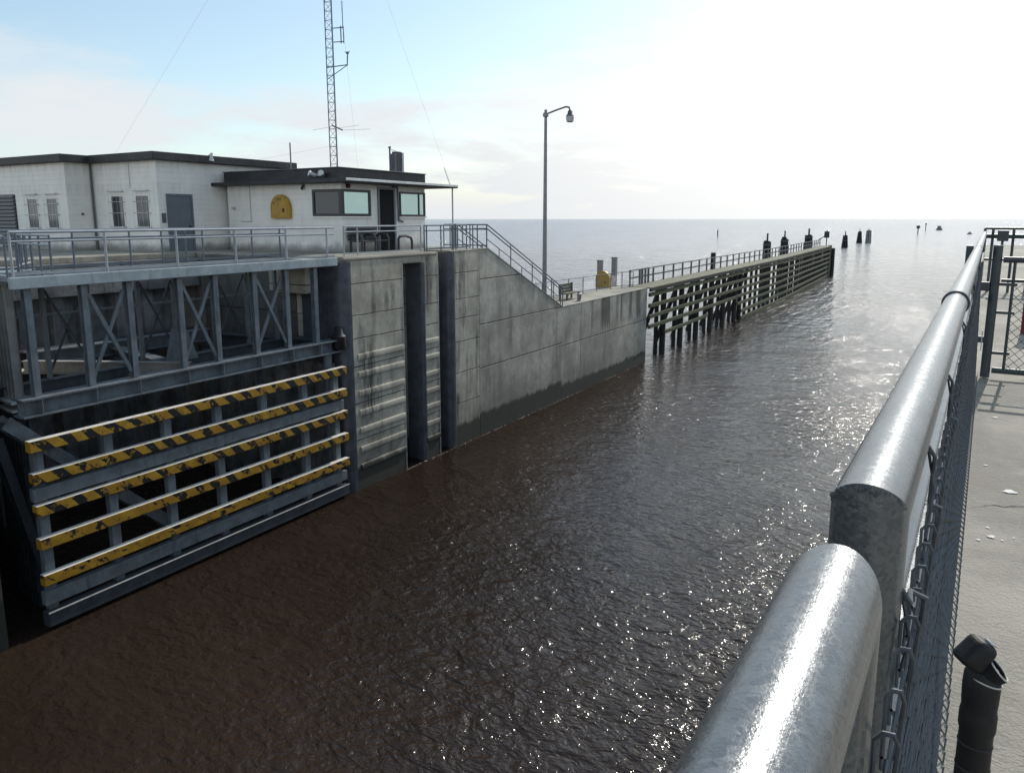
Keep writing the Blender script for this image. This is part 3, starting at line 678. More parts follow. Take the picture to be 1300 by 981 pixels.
part('door_frame', MB().box(XC - 0.01, XC + 0.05, 23.63, 23.718, DECK, 10.64).box(XC - 0.01, XC + 0.05, 24.622, 24.72, DECK, 10.64).box(XC - 0.01, XC + 0.05, 23.718, 24.622, 10.562, 10.64), 'grey_door', dr)
part('downpipe', MB().tube([(XC + 0.07, 24.5, 10.68), (XC + 0.07, 24.82, 10.66), (XC + 0.07, 24.86, 9.36), (XC + 0.07, 25.15, 9.28)], 0.035, 8), 'bronze', ch_, 0, True)
al = thing('alarm_light', 'small red alarm light under the eave of the control house', 'alarm light', (XC, 21.95, 10.62))
part('base', MB().box(XC + 0.002, XC + 0.05, 21.86, 22.04, 10.54, 10.70), 'frame_dark', al); part('lens', MB().lathe([(0.07, 0), (0.07, 0.06), (0.03, 0.1)], (XC + 0.05, 21.95, 10.62), 12, Matrix.Rotation(R(90), 4, 'Y')), 'red', al, 0, True)
fl_ = thing('flood_light', 'pair of white bullet floodlights on the dark roof edge of the control house', 'floodlight', (-21.0, YC - 0.1, 11.0))
part('mount', MB().box(-21.1, -20.7, YC - 0.16, YC - 0.102, 10.98, 11.08), 'light_grey', fl_)
for dx in (-0.25, 0.22):
    mt = Matrix.Rotation(R(70), 4, 'X') @ Matrix.Rotation(R(25 if dx > 0 else -25), 4, 'Y')
    part('lamp_head', MB().lathe([(0.05, -0.12), (0.07, -0.1), (0.08, 0.05), (0.11, 0.16), (0.10, 0.165)], (-20.9 + dx, YC - 0.25, 11.04), 14, mt), 'white_steel', fl_, 0, True)


def arched_cabinet(base, wdt, hgt, dep, name, label, axis, letters):
    """arched box: front faces -Y"""
    x, y, z = base
    t = thing(name, label, 'cabinet', base)
    r = wdt / 2; prof = [(x - r, z), (x + r, z)] + [(x + r * math.cos(R(a)), z + hgt - r + r * math.sin(R(a))) for a in range(0, 181, 12)]
    part('body', MB().prism(prof, 'y', y - dep, y), 'yellow', t, 0.012)
    r2 = r - 0.07; prof = [(x - r2, z + 0.07), (x + r2, z + 0.07)] + [(x + r2 * math.cos(R(a)), z + hgt - r + r2 * math.sin(R(a))) for a in range(0, 181, 12)]
    dd = part('door', MB().prism(prof, 'y', y - dep - 0.012, y - dep + 0.001), 'yellow', t)
    part('latch', MB().box(x + r * 0.35, x + r * 0.52, y - dep - 0.035, y - dep - 0.012, z + hgt * 0.26, z + hgt * 0.42), 'ink', dd)
    if letters:
        for ch, an in zip(letters, (148, 124, 101, 78)):
            cu = bpy.data.curves.new('letter', 'FONT'); cu.body = ch; cu.size = 0.17; cu.extrude = 0.002; cu.align_x = 'CENTER'; cu.align_y = 'CENTER'
            tmp = bpy.data.objects.new('letter_curve', cu); COL.objects.link(tmp); bpy.context.view_layer.update()
            me = bpy.data.meshes.new_from_object(tmp.evaluated_get(bpy.context.evaluated_depsgraph_get())); bpy.data.objects.remove(tmp)
            me.materials.clear(); me.materials.append(M['ink'])
            lo = bpy.data.objects.new('lettering', me); COL.objects.link(lo)
            lo.parent = dd; rr = r - 0.17
            lo.location = Vector((x + rr * math.cos(R(an)), y - dep - 0.016, z + hgt - r + rr * math.sin(R(an)))) - Vector(base)
            lo.rotation_euler = (R(90), R(90 - an), 0)
    return t
arched_cabinet((-23.1, YC - 0.003, 9.42), 1.02, 0.92, 0.16, 'life_ring_cabinet', 'yellow arched cabinet on the white front wall of the control house', 'x', 'RING')

part('conduit', MB().tube([(-24.9, YC - 0.03, ZP), (-24.9, YC - 0.03, 9.3), (-25.5, YC - 0.03, 9.3)], 0.014, 6), 'light_grey', ch_, 0, True)
part('junction_box', MB().box(-26.0, -25.82, YC - 0.07, YC - 0.003, 9.78, 9.88), 'light_grey', ch_, 0.006)
part('conduit', MB().tube([(-28.2, Y3 - 0.03, ZR - 0.05), (-28.2, Y3 - 0.03, 10.6)], 0.013, 6), 'light_grey', bb, 0, True)
part('hose_tap', MB().box(X2 + 0.003, X2 + 0.07, 18.02, 18.10, 9.55, 9.64), 'bronze', bb, 0.008)
el = thing('eave_light', 'tiny dark light fitting under the eave left of the control house corner window', 'light fitting', (-21.9, YC, 10.6))
part('bracket', MB().box(-21.95, -21.85, YC - 0.08, YC - 0.003, 10.60, 10.70), 'bronze', el, 0.006)
part('lens', MB().lathe([(0.05, 0.0), (0.06, -0.06), (0.03, -0.12)], (-21.9, YC - 0.10, 10.62), 10), 'frame_dark', el, 0, True)

# bench against the control house wall
bn = thing('bench', 'dark slatted plastic bench with curved arms against the control house wall', 'bench', (-19.6, 22.6, DECK))
for k in range(4): part('back_slat', MB().beam((-19.88 + 0.0 + k * -0.012, 21.75, DECK + 0.50 + k * 0.125), (-19.88 + k * -0.012, 23.45, DECK + 0.50 + k * 0.125), 0.05, 0.105), 'bench_black', bn, 0.012)
for k in range(3): part('seat_slat', MB().beam((-19.72 + k * 0.16, 21.75, DECK + 0.42), (-19.72 + k * 0.16, 23.45, DECK + 0.42), 0.14, 0.05), 'bench_black', bn, 0.012)
for y in (21.85, 22.6, 23.35):
    part('arm', MB().tube([(-19.84, y, DECK + 0.0), (-19.84, y, DECK + 0.55), (-19.76, y, DECK + 0.66), (-19.55, y, DECK + 0.69), (-19.34, y, DECK + 0.64), (-19.27, y, DECK + 0.52), (-19.27, y, DECK)], 0.045, 8), 'bench_black', bn, 0, True)
hoop = tag(mesh_object('metal_hoop', MB().tube([(-19.4, 24.15, DECK), (-19.4, 24.15, DECK + 0.45), (-19.4, 24.25, DECK + 0.56), (-19.4, 24.6, DECK + 0.58), (-19.4, 24.95, DECK + 0.5), (-19.4, 25.02, DECK + 0.36), (-19.4, 25.02, DECK)], 0.05, 8), 'bench_black', None, (-19.4, 24.6, DECK), 0, True), 'low dark hoop standing before the control house door', 'hoop')

# roof stack
sk_ = thing('roof_vent', 'dark boxed vent stack with pale side panels on the control house roof', 'vent stack', (-20.6, 25.3, 11.3))
part('stack', MB().box(-20.72, -20.46, 25.50, 25.80, 11.30, 12.16), 'frame_dark', sk_, 0.01)
part('side_panel', MB().box(-20.74, -20.44, 25.83, 25.95, 11.30, 12.14), 'light_grey', sk_, 0.01)
part('side_panel', MB().box(-20.74, -20.44, 25.34, 25.46, 11.30, 12.06), 'bronze', sk_, 0.01)
part('pipe', MB().tube([(-20.6, 25.22, 11.30), (-20.6, 25.22, 12.30)], 0.035, 8).tube([(-20.6, 25.22, 12.22), (-20.6, 25.6, 12.20)], 0.016, 6).lathe([(0.055, 0), (0.055, 0.08)], (-20.6, 25.22, 12.26), 8), 'bronze', sk_)
tag(mesh_object('whip_antenna', MB().tube([(-24.2, 23.2, 11.30), (-24.2, 23.2, 12.5)], 0.03, 6), 'mast', None, (-24.2, 23.2, 11.3)), 'short plain whip antenna on the control house roof left of the mast', 'antenna')
tag(mesh_object('stay_aerial', MB().tube([(-19.5, 27.95, 10.852), (-19.6, 27.65, 11.6)], 0.012, 5), 'mast', None, (-19.5, 27.95, 10.852)), 'thin leaning aerial at the tip of the control house canopy', 'antenna')

# ------------------------------------------------------------------ lattice mast
mx, my, mw = -25.78, 27.5, 0.36
ms = thing('radio_mast', 'tall thin lattice radio mast with side antennas behind the control house', 'radio mast', (mx, my, DECK))
legs = [(mx + mw * 0.58 * math.cos(R(a)), my + mw * 0.58 * math.sin(R(a))) for a in (100, 220, 340)]
for x, y in legs: part('leg', MB().tube([(x, y, DECK), (x, y, 27.5)], 0.026, 6), 'mast', ms, 0, True)
lt = MB(); z = DECK + 0.2; i = 0
while z < 27.2:
    for a, b in ((0, 1), (1, 2), (2, 0)):
        lt.tube([(*legs[a], z), (*legs[b], z)], 0.010, 4, False)
        lt.tube([(*legs[a], z), (*legs[b], z + 0.4)] if i % 2 else [(*legs[b], z), (*legs[a], z + 0.4)], 0.009, 4, False)
    z += 0.4; i += 1
part('lacing', lt, 'mast', ms)
ux, uy = math.cos(R(30)), math.sin(R(30))          # sideways as seen from the channel
def sd_(k, z): return (mx + ux * k, my + uy * k, z)
def zz_(v): return H + (278 - v) / 25.35          # metres per step along the mast
part('side_antenna', MB().tube([sd_(0.15, 18.02), sd_(0.62, 18.05)], 0.022, 6).tube([sd_(0.15, 17.41), sd_(0.62, 17.44)], 0.022, 6).tube([sd_(0.50, 17.36), sd_(0.50, 18.12)], 0.028, 6).tube([sd_(0.62, 17.36), sd_(0.62, 18.1)], 0.024, 6).tube([sd_(0.60, 18.0), sd_(0.60, 19.2)], 0.020, 6), 'mast', ms)
part('instrument_arm', MB().tube([sd_(-0.2, 16.3), sd_(0.76, 16.42)], 0.024, 6).tube([sd_(-0.2, 15.78), sd_(0.74, 16.40)], 0.018, 6).tube([sd_(0.74, 16.38), sd_(0.78, 16.9)], 0.028, 6).lathe([(0.06, 0), (0.08, 0.06), (0.03, 0.10)], sd_(0.77, 16.9), 8).tube([sd_(0.64, 16.97), sd_(0.90, 17.0)], 0.014, 5), 'mast', ms)
part('yagi_antenna', MB().tube([sd_(-0.08, 13.72), sd_(0.42, 13.50)], 0.035, 6).tube([sd_(-1.0, 13.5), sd_(-0.1, 13.66)], 0.006, 5).tube([sd_(0.2, 13.6), sd_(1.2, 13.72)], 0.006, 5).tube([sd_(0.4, 13.5), sd_(1.7, 13.55)], 0.006, 5), 'mast', ms)
gw = MB()
for q in ((-16.9 - 2.8, 28.3, 10.9), (-43, 24, DECK), (-33, 38, 5)): gw.tube([(mx, my, 27.0), q], 0.0035, 4)
for q in ((-29, 23.5, 11.7),): gw.tube([(mx, my, 12.8), q], 0.003, 4)
part('guy_wire', gw, 'wire', ms)

# ------------------------------------------------------------------ railings on the lock deck
def deck_rail(name, label, p, q, fr, mat_rail='rail', rails=(1.0, 0.80), toe=True, base=DECK, hgt=1.0):
    t = thing(name, label, 'railing', ((p[0] + q[0]) / 2, (p[1] + q[1]) / 2, base), 'railings on the lock deck')
    railing(((p[0], p[1], base), (q[0], q[1], base)), t, fr, 0.0, mat_rail, hgt, rails, toe); return t
deck_rail('pipe_railing', 'pale topped railing in front of the control house bench and door', (-17.75, 19.2), (-17.75, 23.44), (0.0, 0.16, 1.0), 'rail_light', (1.0, 0.82))
deck_rail('pipe_railing', 'dark framed railing panel beside the second wall slot, under the canopy post', (-17.75, 23.66), (-17.75, 25.62), (0.0, 0.08, 0.56, 0.95, 1.0), 'rail')
deck_rail('pipe_railing', 'narrow railing panel between the canopy post and the stair head', (-17.75, 25.80), (-17.75, 26.58), (0.0, 1.0), 'rail')
deck_rail('pipe_railing', 'rear railing along the lake edge behind the control house canopy', (-20.2, 28.4), (-17.9, 28.4), (0.0, 0.33, 0.45, 0.62, 1.0), 'rail')
def stair_rail(name, label, x, ys=26.85):
    t = thing(name, label, 'railing', (x, 31, 6.5), 'railings beside the stair')
    y0, y1 = 27.95, 35.1; za, zb = DECK + 1.02, LAND + 1.05
    for dz_ in (0, -0.17): part('rail', MB().tube([(x, ys, za + dz_), (x, y0, za + dz_), (x, y1, zb + dz_)] + ([(x, y1 + 0.25, zb - 0.1), (x, y1 + 0.25, LAND)] if dz_ == 0 else []), 0.028, 8), 'rail', t, 0, True)
    part('rail', MB().tube([(x, y0, za - 0.62), (x, y1, zb - 0.62)], 0.02, 8), 'rail', t, 0, True)
    for k in range(8):
        f = k / 7; y = y0 + (y1 - y0) * f; zt = za + (zb - za) * f; full = k % 2 == 0 or k == 7
        part('rail_post', MB().tube([(x, y, zt - 1.0), (x, y, zt - (0 if full else 0.62))], 0.026 if full else 0.02, 8), 'rail', t, 0, True)
    for y in (ys, ys + 0.35): part('rail_post', MB().tube([(x, y, DECK), (x, y, za)], 0.026, 8), 'rail', t, 0, True)
stair_rail('stair_railing', 'sloping double railing on the channel side of the concrete stair', WX - 0.16)
stair_rail('stair_railing', 'sloping double railing on the lake side of the concrete stair', -19.15, 27.4)
lf_ = thing('low_fence', 'thin wire railing along the lake side of the landing behind the timber bench', 'fence', (-19.5, 41, LAND))
fp = [(-19.6, 35.9), (-19.6, 38.2), (-19.55, 40.0), (-19.45, 41.8), (-19.4, 43.7), (-19.25, 45.6), (-19.0, 46.9), (-18.5, 47.6)]
for hz in (1.0, 0.14): part('rail', MB().tube([(x, y, LAND + hz) for x, y in fp], 0.022, 6), 'rail', lf_, 0, True)
for x, y in fp: part('fence_post', MB().tube([(x, y, LAND), (x, y, LAND + 1.0)], 0.026, 6), 'rail', lf_, 0, True)
msh = MB()
for k in range(len(fp) - 1):
    (xa, ya), (xb, yb) = fp[k], fp[k + 1]
    for j in range(1, 14):
        zj = LAND + 0.14 + 0.86 * j / 14; msh.tube([(xa, ya, zj), (xb, yb, zj)], 0.003, 3, False)
part('wire_infill', msh, 'wire', lf_)

# ------------------------------------------------------------------ landing furniture
tb = thing('timber_bench', 'weathered timber bench with a plank back at the foot of the stair', 'bench', (-18.75, 38.5, LAND))
for k in range(3): part('back_plank', MB().beam((-18.95, 37.55, LAND + 0.42 + k * 0.19), (-18.95, 39.3, LAND + 0.42 + k * 0.19), 0.05, 0.17), 'bench_wood', tb, 0.01)
part('seat', MB().box(-18.9, -18.45, 37.55, 39.3, LAND + 0.34, LAND + 0.40), 'bench_wood', tb, 0.01)
for y in (37.7, 39.15):
    part('leg', MB().box(-18.98, -18.9, y - 0.05, y + 0.05, LAND, LAND + 0.9), 'bench_wood', tb); part('leg', MB().box(-18.55, -18.47, y - 0.05, y + 0.05, LAND, LAND + 0.34), 'bench_wood', tb)
tag(mesh_object('mooring_bollard', MB().lathe([(0.16, 0), (0.15, 0.04), (0.11, 0.06), (0.11, 0.28), (0.15, 0.32), (0.15, 0.38), (0.10, 0.41)], (-17.85, 37.9, LAND), 16), 'lamp_pole', None, (-17.85, 37.9, LAND), 0, True), 'short grey mooring bollard near the edge of the landing', 'bollard')
arched_cabinet((-20.05, 46.3, LAND), 0.95, 1.1, 0.25, 'life_ring_cabinet', 'weathered yellow arched cabinet behind the wire fence at the end of the landing', 'x', '')
for (x, y, z, lab) in ((-20.9, 47.6, 6.6, 'pale square post in the lake just right of the yellow landing cabinet'), (-20.4, 48.9, 6.75, 'taller dark square post where the landing fence meets the pier railing')):
    tag(mesh_object('pile_post', MB().box(x - 0.16, x + 0.16, y - 0.16, y + 0.16, -1, z).box(x - 0.2, x + 0.2, y - 0.2, y + 0.2, z, z + 0.06), 'lamp_pole', None, (x, y, 0), 0.01), lab, 'post')
lp = thing('street_lamp', 'tall grey pole lamp with a short arm and globe behind the stair foot', 'street lamp', (-19.35, 36.6, LAND))
part('base', MB().box(-19.6, -19.1, 36.35, 36.85, LAND, LAND + 0.4), 'deck', lp, 0.02)
part('pole', MB().tube([(-19.35, 36.6, LAND + 0.4), (-19.35, 36.6, 15.05)], [0.13, 0.075], 14), 'lamp_pole', lp, 0, True)
part('collar', MB().lathe([(0.15, 0), (0.15, 0.12), (0.12, 0.2)], (-19.35, 36.6, 14.7), 12), 'lamp_pole', lp, 0, True)
ax_, ay_ = math.cos(R(30)), math.sin(R(30))
def la(k, z): return (-19.35 + ax_ * k, 36.6 + ay_ * k, z)
part('arm', MB().tube([la(0, 14.82), la(0.6, 15.05), la(1.05, 15.2), la(1.22, 15.18), la(1.28, 15.0)], 0.045, 8), 'lamp_pole', lp, 0, True)
hd = part('lamp_head', MB().lathe([(0.06, 0.42), (0.12, 0.36), (0.14, 0.22), (0.20, 0.16), (0.20, 0.10)], la(1.28, 14.62), 16), 'bronze', lp, 0, True)
m, N = mat('frosted_lamp_glass'); M['globe'] = m; finish(N, (0.5, 0.5, 0.5), 0.25, 0.0)
part('globe', MB().lathe([(0.205, 0.0), (0.22, -0.02), (0.19, -0.26), (0.12, -0.30)], la(1.28, 14.715), 16), 'globe', hd, 0, True)

# ------------------------------------------------------------------ timber guide wall
pier = thing('timber_guide_wall', 'long mossy timber guide wall on piles with a railed plank walkway', 'pier', (-17.5, 47.6, 0))
YS, YE = 47.6, 138.0
def px_(y):
    return -17.40 if y < 92 else -17.40 - (y - 92) * 0.026
ys = [51.4 + 4.0 * k for k in range(6)]; y = 73.2
while y < YE - 0.5: ys.append(y); y += 2.15
random.seed(3)
for k, y in enumerate(ys):
    x = px_(y) - 0.22
    jx, jy = random.uniform(-.04, .04), random.uniform(-.08, .08)
    pl = MB().tube([(x - 0.05, y, -1.5), (x + jx, y + jy, LAND - 0.12)], [0.22 if k < 7 else 0.155, 0.19 if k < 7 else 0.14], 10)
    if k < 7: pl.tube([(x - 0.45, y - 0.3, -1.5), (x - 0.40, y - 0.3, LAND - 0.12)], 0.15, 10)
    part('pile', pl, 'pile', pier, 0, True)
    if k < 9:
        part('raker_pile', MB().tube([(x - 2.5, y + 0.05, -1.5), (x - 0.45, y + 0.35, LAND - 0.35)], 0.16, 8), 'pile', pier, 0, True)
        part('knee_brace', MB().beam((x - 0.02, y - 1.25, LAND - 0.15), (x - 0.4, y - 0.1, LAND - 0.95), 0.12, 0.16), 'pile', pier)
rows = [4.44, 3.71, 3.02, 2.30, 1.58, 0.80, 0.12]
for ri, z in enumerate(rows):
    y = YS if ri < 4 else (50.8 if ri == 4 else 72.6)
    while y < YE - 1:
        y2 = min(YE, y + random.uniform(9, 13))
        if ri == 4 and 60 < y < 66: y = y2; continue
        jz = random.uniform(-0.03, 0.03); jz2 = random.uniform(-0.03, 0.03)
        part('waler', MB().beam((px_(y) + 0.07, y + 0.012, z + jz), (px_(y2) + 0.07, y2 - 0.012, z + jz2), 0.15, 0.255 if ri < 5 else 0.30), 'waler', pier, 0.02)
        y = y2
# deck in bays
y = YS; k = 0
while y < YE - 0.5:
    y2 = min(YE, y + 6.0); xa, xb = px_(y) + 0.16, px_(y2) + 0.16
    dk = MB(); dk.add([(xx, yy, zz) for zz in (LAND - 0.06, LAND + 0.02) for xx, yy in ((xa, y + .004), (xb, y2 - .004), (xb - 1.65, y2 - .004), (xa - 1.65, y + .004))], [(3, 2, 1, 0), (4, 5, 6, 7), (0, 1, 5, 4), (1, 2, 6, 5), (2, 3, 7, 6), (3, 0, 4, 7)])
    part('walkway_deck', dk, 'plank', pier, 0.008)
    part('fascia', MB().beam((xa - 0.05, y + .004, LAND - 0.17), (xb - 0.05, y2 - .004, LAND - 0.17), 0.12, 0.20), 'pile', pier)
    part('back_stringer', MB().beam((xa - 1.5, y + .004, LAND - 0.19), (xb - 1.5, y2 - .004, LAND - 0.19), 0.14, 0.24), 'pile', pier)
    y = y2
# timber railing along the lake side of the walkway
rl = part('railing', MB().beam((px_(47.7) - 1.4, 47.7, LAND + 1.06), (px_(92) - 1.4, 92, LAND + 1.06), 0.12, 0.07).beam((px_(92) - 1.4, 92, LAND + 1.06), (px_(137) - 1.4, 137, LAND + 1.06), 0.12, 0.07)
          .beam((px_(47.7) - 1.4, 47.7, LAND + 0.55), (px_(92) - 1.4, 92, LAND + 0.55), 0.05, 0.10).beam((px_(92) - 1.4, 92, LAND + 0.55), (px_(137) - 1.4, 137, LAND + 0.55), 0.05, 0.10), 'rail_wood', pier)
y = 47.8
while y < 137:
    x = px_(y) - 1.4
    part('railing_post', MB().box(x - 0.055, x + 0.055, y - 0.055, y + 0.055, LAND - 0.2, LAND + 1.02), 'rail_wood', rl)
    y += 2.25
for y in (49.6, 50.1, 50.7, 51.3):
    x = px_(y) - 1.4; part('railing_post', MB().box(x - 0.06, x + 0.06, y - 0.06, y + 0.06, LAND - 0.2, LAND + 1.04), 'rail_wood', rl)
part('gauge_post', MB().tube([(px_(69) - 1.75, 69, -1), (px_(69) - 1.75, 69, LAND + 1.45)], 0.22, 10), 'pile', pier, 0, True)
# end of the guide wall
part('end_pile', MB().tube([(px_(138.4) - 0.1, 138.4, -1.5), (px_(138.4) - 0.1, 138.4, LAND + 0.1)], 0.32, 10).tube([(px_(138.4) + 0.45, 138.7, -1.5), (px_(138.4) + 0.4, 138.7, LAND - 0.4)], 0.32, 10), 'pile', pier, 0, True)
part('end_board', MB().box(px_(138) - 0.05, px_(138) + 0.2, 138.005, 138.1, 0.2, LAND), 'plank', pier)
sg = thing('navigation_sign', 'small dark board on a raking post at the outer end of the timber guide wall', 'sign', (px_(137.5) - 0.6, 137.5, LAND))
part('post', MB().beam((px_(137.5) - 0.6, 137.5, LAND), (px_(137.5) - 0.6, 137.5, LAND + 2.6), 0.14, 0.14, (0, 1, 0)).beam((px_(137.5) - 1.9, 136.5, LAND + 0.9), (px_(137.5) - 0.7, 137.45, LAND + 1.8), 0.1, 0.1), 'pile', sg)
part('board', MB().box(px_(137.5) - 1.0, px_(137.5) - 0.2, 137.36, 137.42, LAND + 1.35, LAND + 2.4), 'frame_dark', sg)


def dolphin(x, y, top, rad, label, spread=0.35, spike=0.9, col='pile'):
    t = thing('mooring_dolphin', label, 'dolphin', (x, y, 0), 'pile dolphins standing in the water')
    for k in range(7):
        an = k * 60; rr = 0 if k == 6 else rad * 0.62
        cx_, cy_ = x + rr * math.cos(R(an)), y + rr * math.sin(R(an))
        bx_, by_ = x + rr * (1 + spread) * math.cos(R(an)), y + rr * (1 + spread) * math.sin(R(an))
        hh = top + (spike if k == 6 else random.uniform(-0.25, 0.1))
        part('pile', MB().tube([(bx_, by_, -1.5), (cx_, cy_, hh)], [rad * 0.36, rad * 0.30 if k < 6 else rad * 0.2], 8), col, t, 0, True)
    for zz in (top - 0.5, top - 1.9):
        part('cable_band', MB().lathe([(rad * (0.96 + spread * (top - zz) / (top + 1.5) * 0.7), zz - 0.12), (rad * (0.96 + spread * (top - zz) / (top + 1.5) * 0.7), zz + 0.12)], (x, y, 0), 16), 'steel_dark', t)
dolphin(-20.5, 97.8, 6.75, 0.50, 'nearest dark pile dolphin behind the guide wall railing', 0.5)
dolphin(-20.6, 109.2, 6.9, 0.54, 'middle dark pile dolphin of the three behind the guide wall railing', 0.5)
dolphin(-20.6, 128.5, 7.0, 0.62, 'farthest dark pile dolphin of the three behind the guide wall railing', 0.45)
dolphin(-33.0, 278, 4.1, 0.75, 'open water pile dolphin nearest the end of the guide wall', 1.0, 1.2)
dolphin(-34.5, 335, 4.6, 0.72, 'left pile dolphin of the far pair in open water', 1.2, 1.0)
dolphin(-31.4, 337, 4.9, 1.0, 'right broader pile dolphin of the far pair in open water', 0.35, 0.6, 'lamp_pole')
def marker(x, y, h_, label, board=None):
    t = thing('channel_marker', label, 'channel marker', (x, y, 0), 'channel markers on the lake')
    part('pile', MB().tube([(x, y, -2), (x, y, h_)], 0.30, 8), 'pile', t, 0, True)
    if board: part('board', MB().box(x - board, x + board, y - 0.45, y - 0.31, h_ - board * 1.2, h_ + board * 0.6), 'frame_dark', t)
marker(-115, 421, 3.4, 'lone thin channel marker far out on the lake left of the guide wall end')
marker(-23, 552, 4.6, 'channel marker with a dark board out on the glittering water', 1.0)
marker(-24, 705, 5.6, 'thin channel marker just left of the distant boat', 0.6)
bo = thing('motor_boat', 'small dark motor boat far out on the glittering lake', 'boat', (-15.5, 756, 0))
hull = [(-2.8, 0.9), (-2.0, -0.3), (2.0, -0.3), (2.8, 0.9)]
part('hull', MB().prism([(-15.5 + a, b) for a, b in hull], 'y', 752, 762), 'steel_dark', bo)
part('cabin', MB().prism([(-17.4, 0.9), (-13.6, 0.9), (-14.1, 3.0), (-16.6, 3.4)], 'y', 754, 759), 'steel', bo)
part('cabin_roof', MB().box(-17.0, -13.8, 753.5, 759.4, 3.4, 3.6), 'steel_dark', bo)
tag(mesh_object('marker_buoy', MB().lathe([(0.9, -0.5), (1.5, 0.1), (1.4, 0.5), (0.6, 0.9), (0.3, 1.5)], (5.5, 560, 0), 12), 'steel_dark', None, (5.5, 560, 0), 0, True), 'small dark buoy in the glitter beside the near pipe rail', 'buoy')

# ------------------------------------------------------------------ near side: deck, pipe rail, fence, gate
HD = R(-1.636)
ca, sa = math.cos(HD), math.sin(HD)
def L(a, b, z): return (a * ca - b * sa, a * sa + b * ca, z)
structure('near_deck', MB().add([L(a, b, z) for z in (-2, DECK) for a, b in ((-0.16, -12), (9, -12), (9, 44), (-0.16, 44))], [(3, 2, 1, 0), (4, 5, 6, 7), (0, 1, 5, 4), (1, 2, 6, 5), (2, 3, 7, 6), (3, 0, 4, 7)]), 'deck')
RX, RZ, RR = -0.064, H - 0.238, 0.0300
def pipe_frame(name, label, b0, b1, near_cap=True):
    t = thing(name, label, 'pipe railing', L(RX, (b0 + b1) / 2, DECK), 'galvanised pipe rails on the near deck')
    part('top_pipe', MB().tube([L(RX, b0, DECK), L(RX, b0, RZ), L(RX, b1, RZ), L(RX, b1, DECK)], RR, 40), 'galv', t, 0, True)
    part('middle_pipe', MB().tube([L(RX, b0 + RR, RZ - 0.36), L(RX, b1 - RR, RZ - 0.36)], 0.0295, 28), 'galv', t, 0, True)
    return t
pipe_frame('pipe_rail', 'nearest galvanised pipe rail running out of the bottom of the view', -1.4, 0.475)
t = pipe_frame('pipe_rail', 'long galvanised pipe rail with a welded end post and a dark coupling ring', 0.668, 7.0)
wl = []
for k in range(29):
    an = R(180) * k / 28; wl.append(L(RX + RR * math.cos(an), 0.668 - RR * math.sin(an) * 1.0 + 0.0005 + 0.0006 * math.sin(k * 2.3), RZ + RR * math.sin(an)))
random.seed(5)
wb = MB()
for k in range(30):
    an = R(14 + 152 * k / 29 + random.uniform(-2, 2)); rr_ = RR - random.uniform(0.0, 0.006); q = random.uniform(0.0012, 0.0030)
    wb.lathe([(q * 0.5, -q), (q, -q * 0.3), (q, q * 0.4), (q * 0.4, q)], L(RX + rr_ * math.cos(an), 0.668 - RR * math.sin(an) + (RR - rr_) * 0.2, RZ + rr_ * math.sin(an) - 0.0015), 7)
part('weld_bead', wb, 'weld', t, 0, True)
part('coupling_ring', MB().tube([L(RX, 2.50, RZ), L(RX, 2.535, RZ)], RR + 0.006, 32), 'steel_dark', t, 0.002, True)
pipe_frame('pipe_rail', 'farther galvanised pipe rail beyond the coupling, past the mesh gate', 7.16, 16.2)
tag(mesh_object('rail_bracket', MB().add([L(a, b, z) for z in (RZ - 0.14, RZ + 0.03) for a, b in ((-0.145, 7.03), (-0.095, 7.03), (-0.095, 7.13), (-0.145, 7.13))], [(3, 2, 1, 0), (4, 5, 6, 7), (0, 1, 5, 4), (1, 2, 6, 5), (2, 3, 7, 6), (3, 0, 4, 7)]), 'dark_post', None, L(-0.12, 7.08, RZ - 0.14), 0.006), 'dark box bracket on the water side of the pipe rail joint', 'bracket')

# chain link panel tied to the rail
cf = thing('chain_link_fence', 'chain link fence tied along the deck side of the galvanised pipe rail', 'fence', L(0.0, 3.5, DECK))
zt_, zb_ = RZ - 0.10, DECK + 0.03
def fa(z): return -0.026 + (zt_ - z) / (zt_ - zb_) * 0.034
P = 0.056; b0, b1 = -0.35, 6.92
wires = MB(); kn = MB()
nrow = int((zt_ - zb_) / (P / 2)); nrow -= nrow % 2; dzz = (zt_ - zb_) / nrow
ncol = int((b1 - b0) / P)
for c_ in range(ncol + 1):
    path = []
    for r_ in range(nrow + 1):
        z = zt_ - r_ * dzz; b = b0 + c_ * P + (P * 0.5 if r_ % 2 else 0.0)
        path.append(L(fa(z) + (0.002 if r_ % 2 else -0.002), b, z))
    wires.tube(path, 0.00135, 4, False)
    path2 = []
    for r_ in range(nrow + 1):
        z = zt_ - r_ * dzz; b = b0 + c_ * P + P - (P * 0.5 if r_ % 2 else 0.0)
        path2.append(L(fa(z) + (-0.001 if r_ % 2 else 0.001), b, z))
    wires.tube(path2, 0.00135, 4, False)
    b = b0 + c_ * P; j = random.uniform(-0.003, 0.003)
    k1, k2 = random.uniform(0.004, 0.006), random.uniform(-0.003, 0.004)
    kn.tube([L(fa(zt_) - k1, b - 0.004, zt_ - 0.045), L(fa(zt_) - k1 - 0.001, b + k2, zt_ + 0.010), L(fa(zt_) - k1 * 0.4, b + k2 + 0.001, zt_ + 0.0155), L(fa(zt_) + k1 * 0.6, b + k2 + 0.002, zt_ + 0.0155), L(fa(zt_) + k1 + 0.001, b + k2 + 0.003, zt_ + 0.008), L(fa(zt_) + k1 * 0.8, b + 0.012, zt_ - 0.045)], 0.0017, 6)
    kn.tube([L(fa(zb_) - 0.002, b, zb_ + 0.01), L(fa(zb_) + 0.012, b + 0.004, zb_ - 0.012), L(fa(zb_) + 0.014, b + 0.012, zb_ + 0.014)], 0.0021, 5)
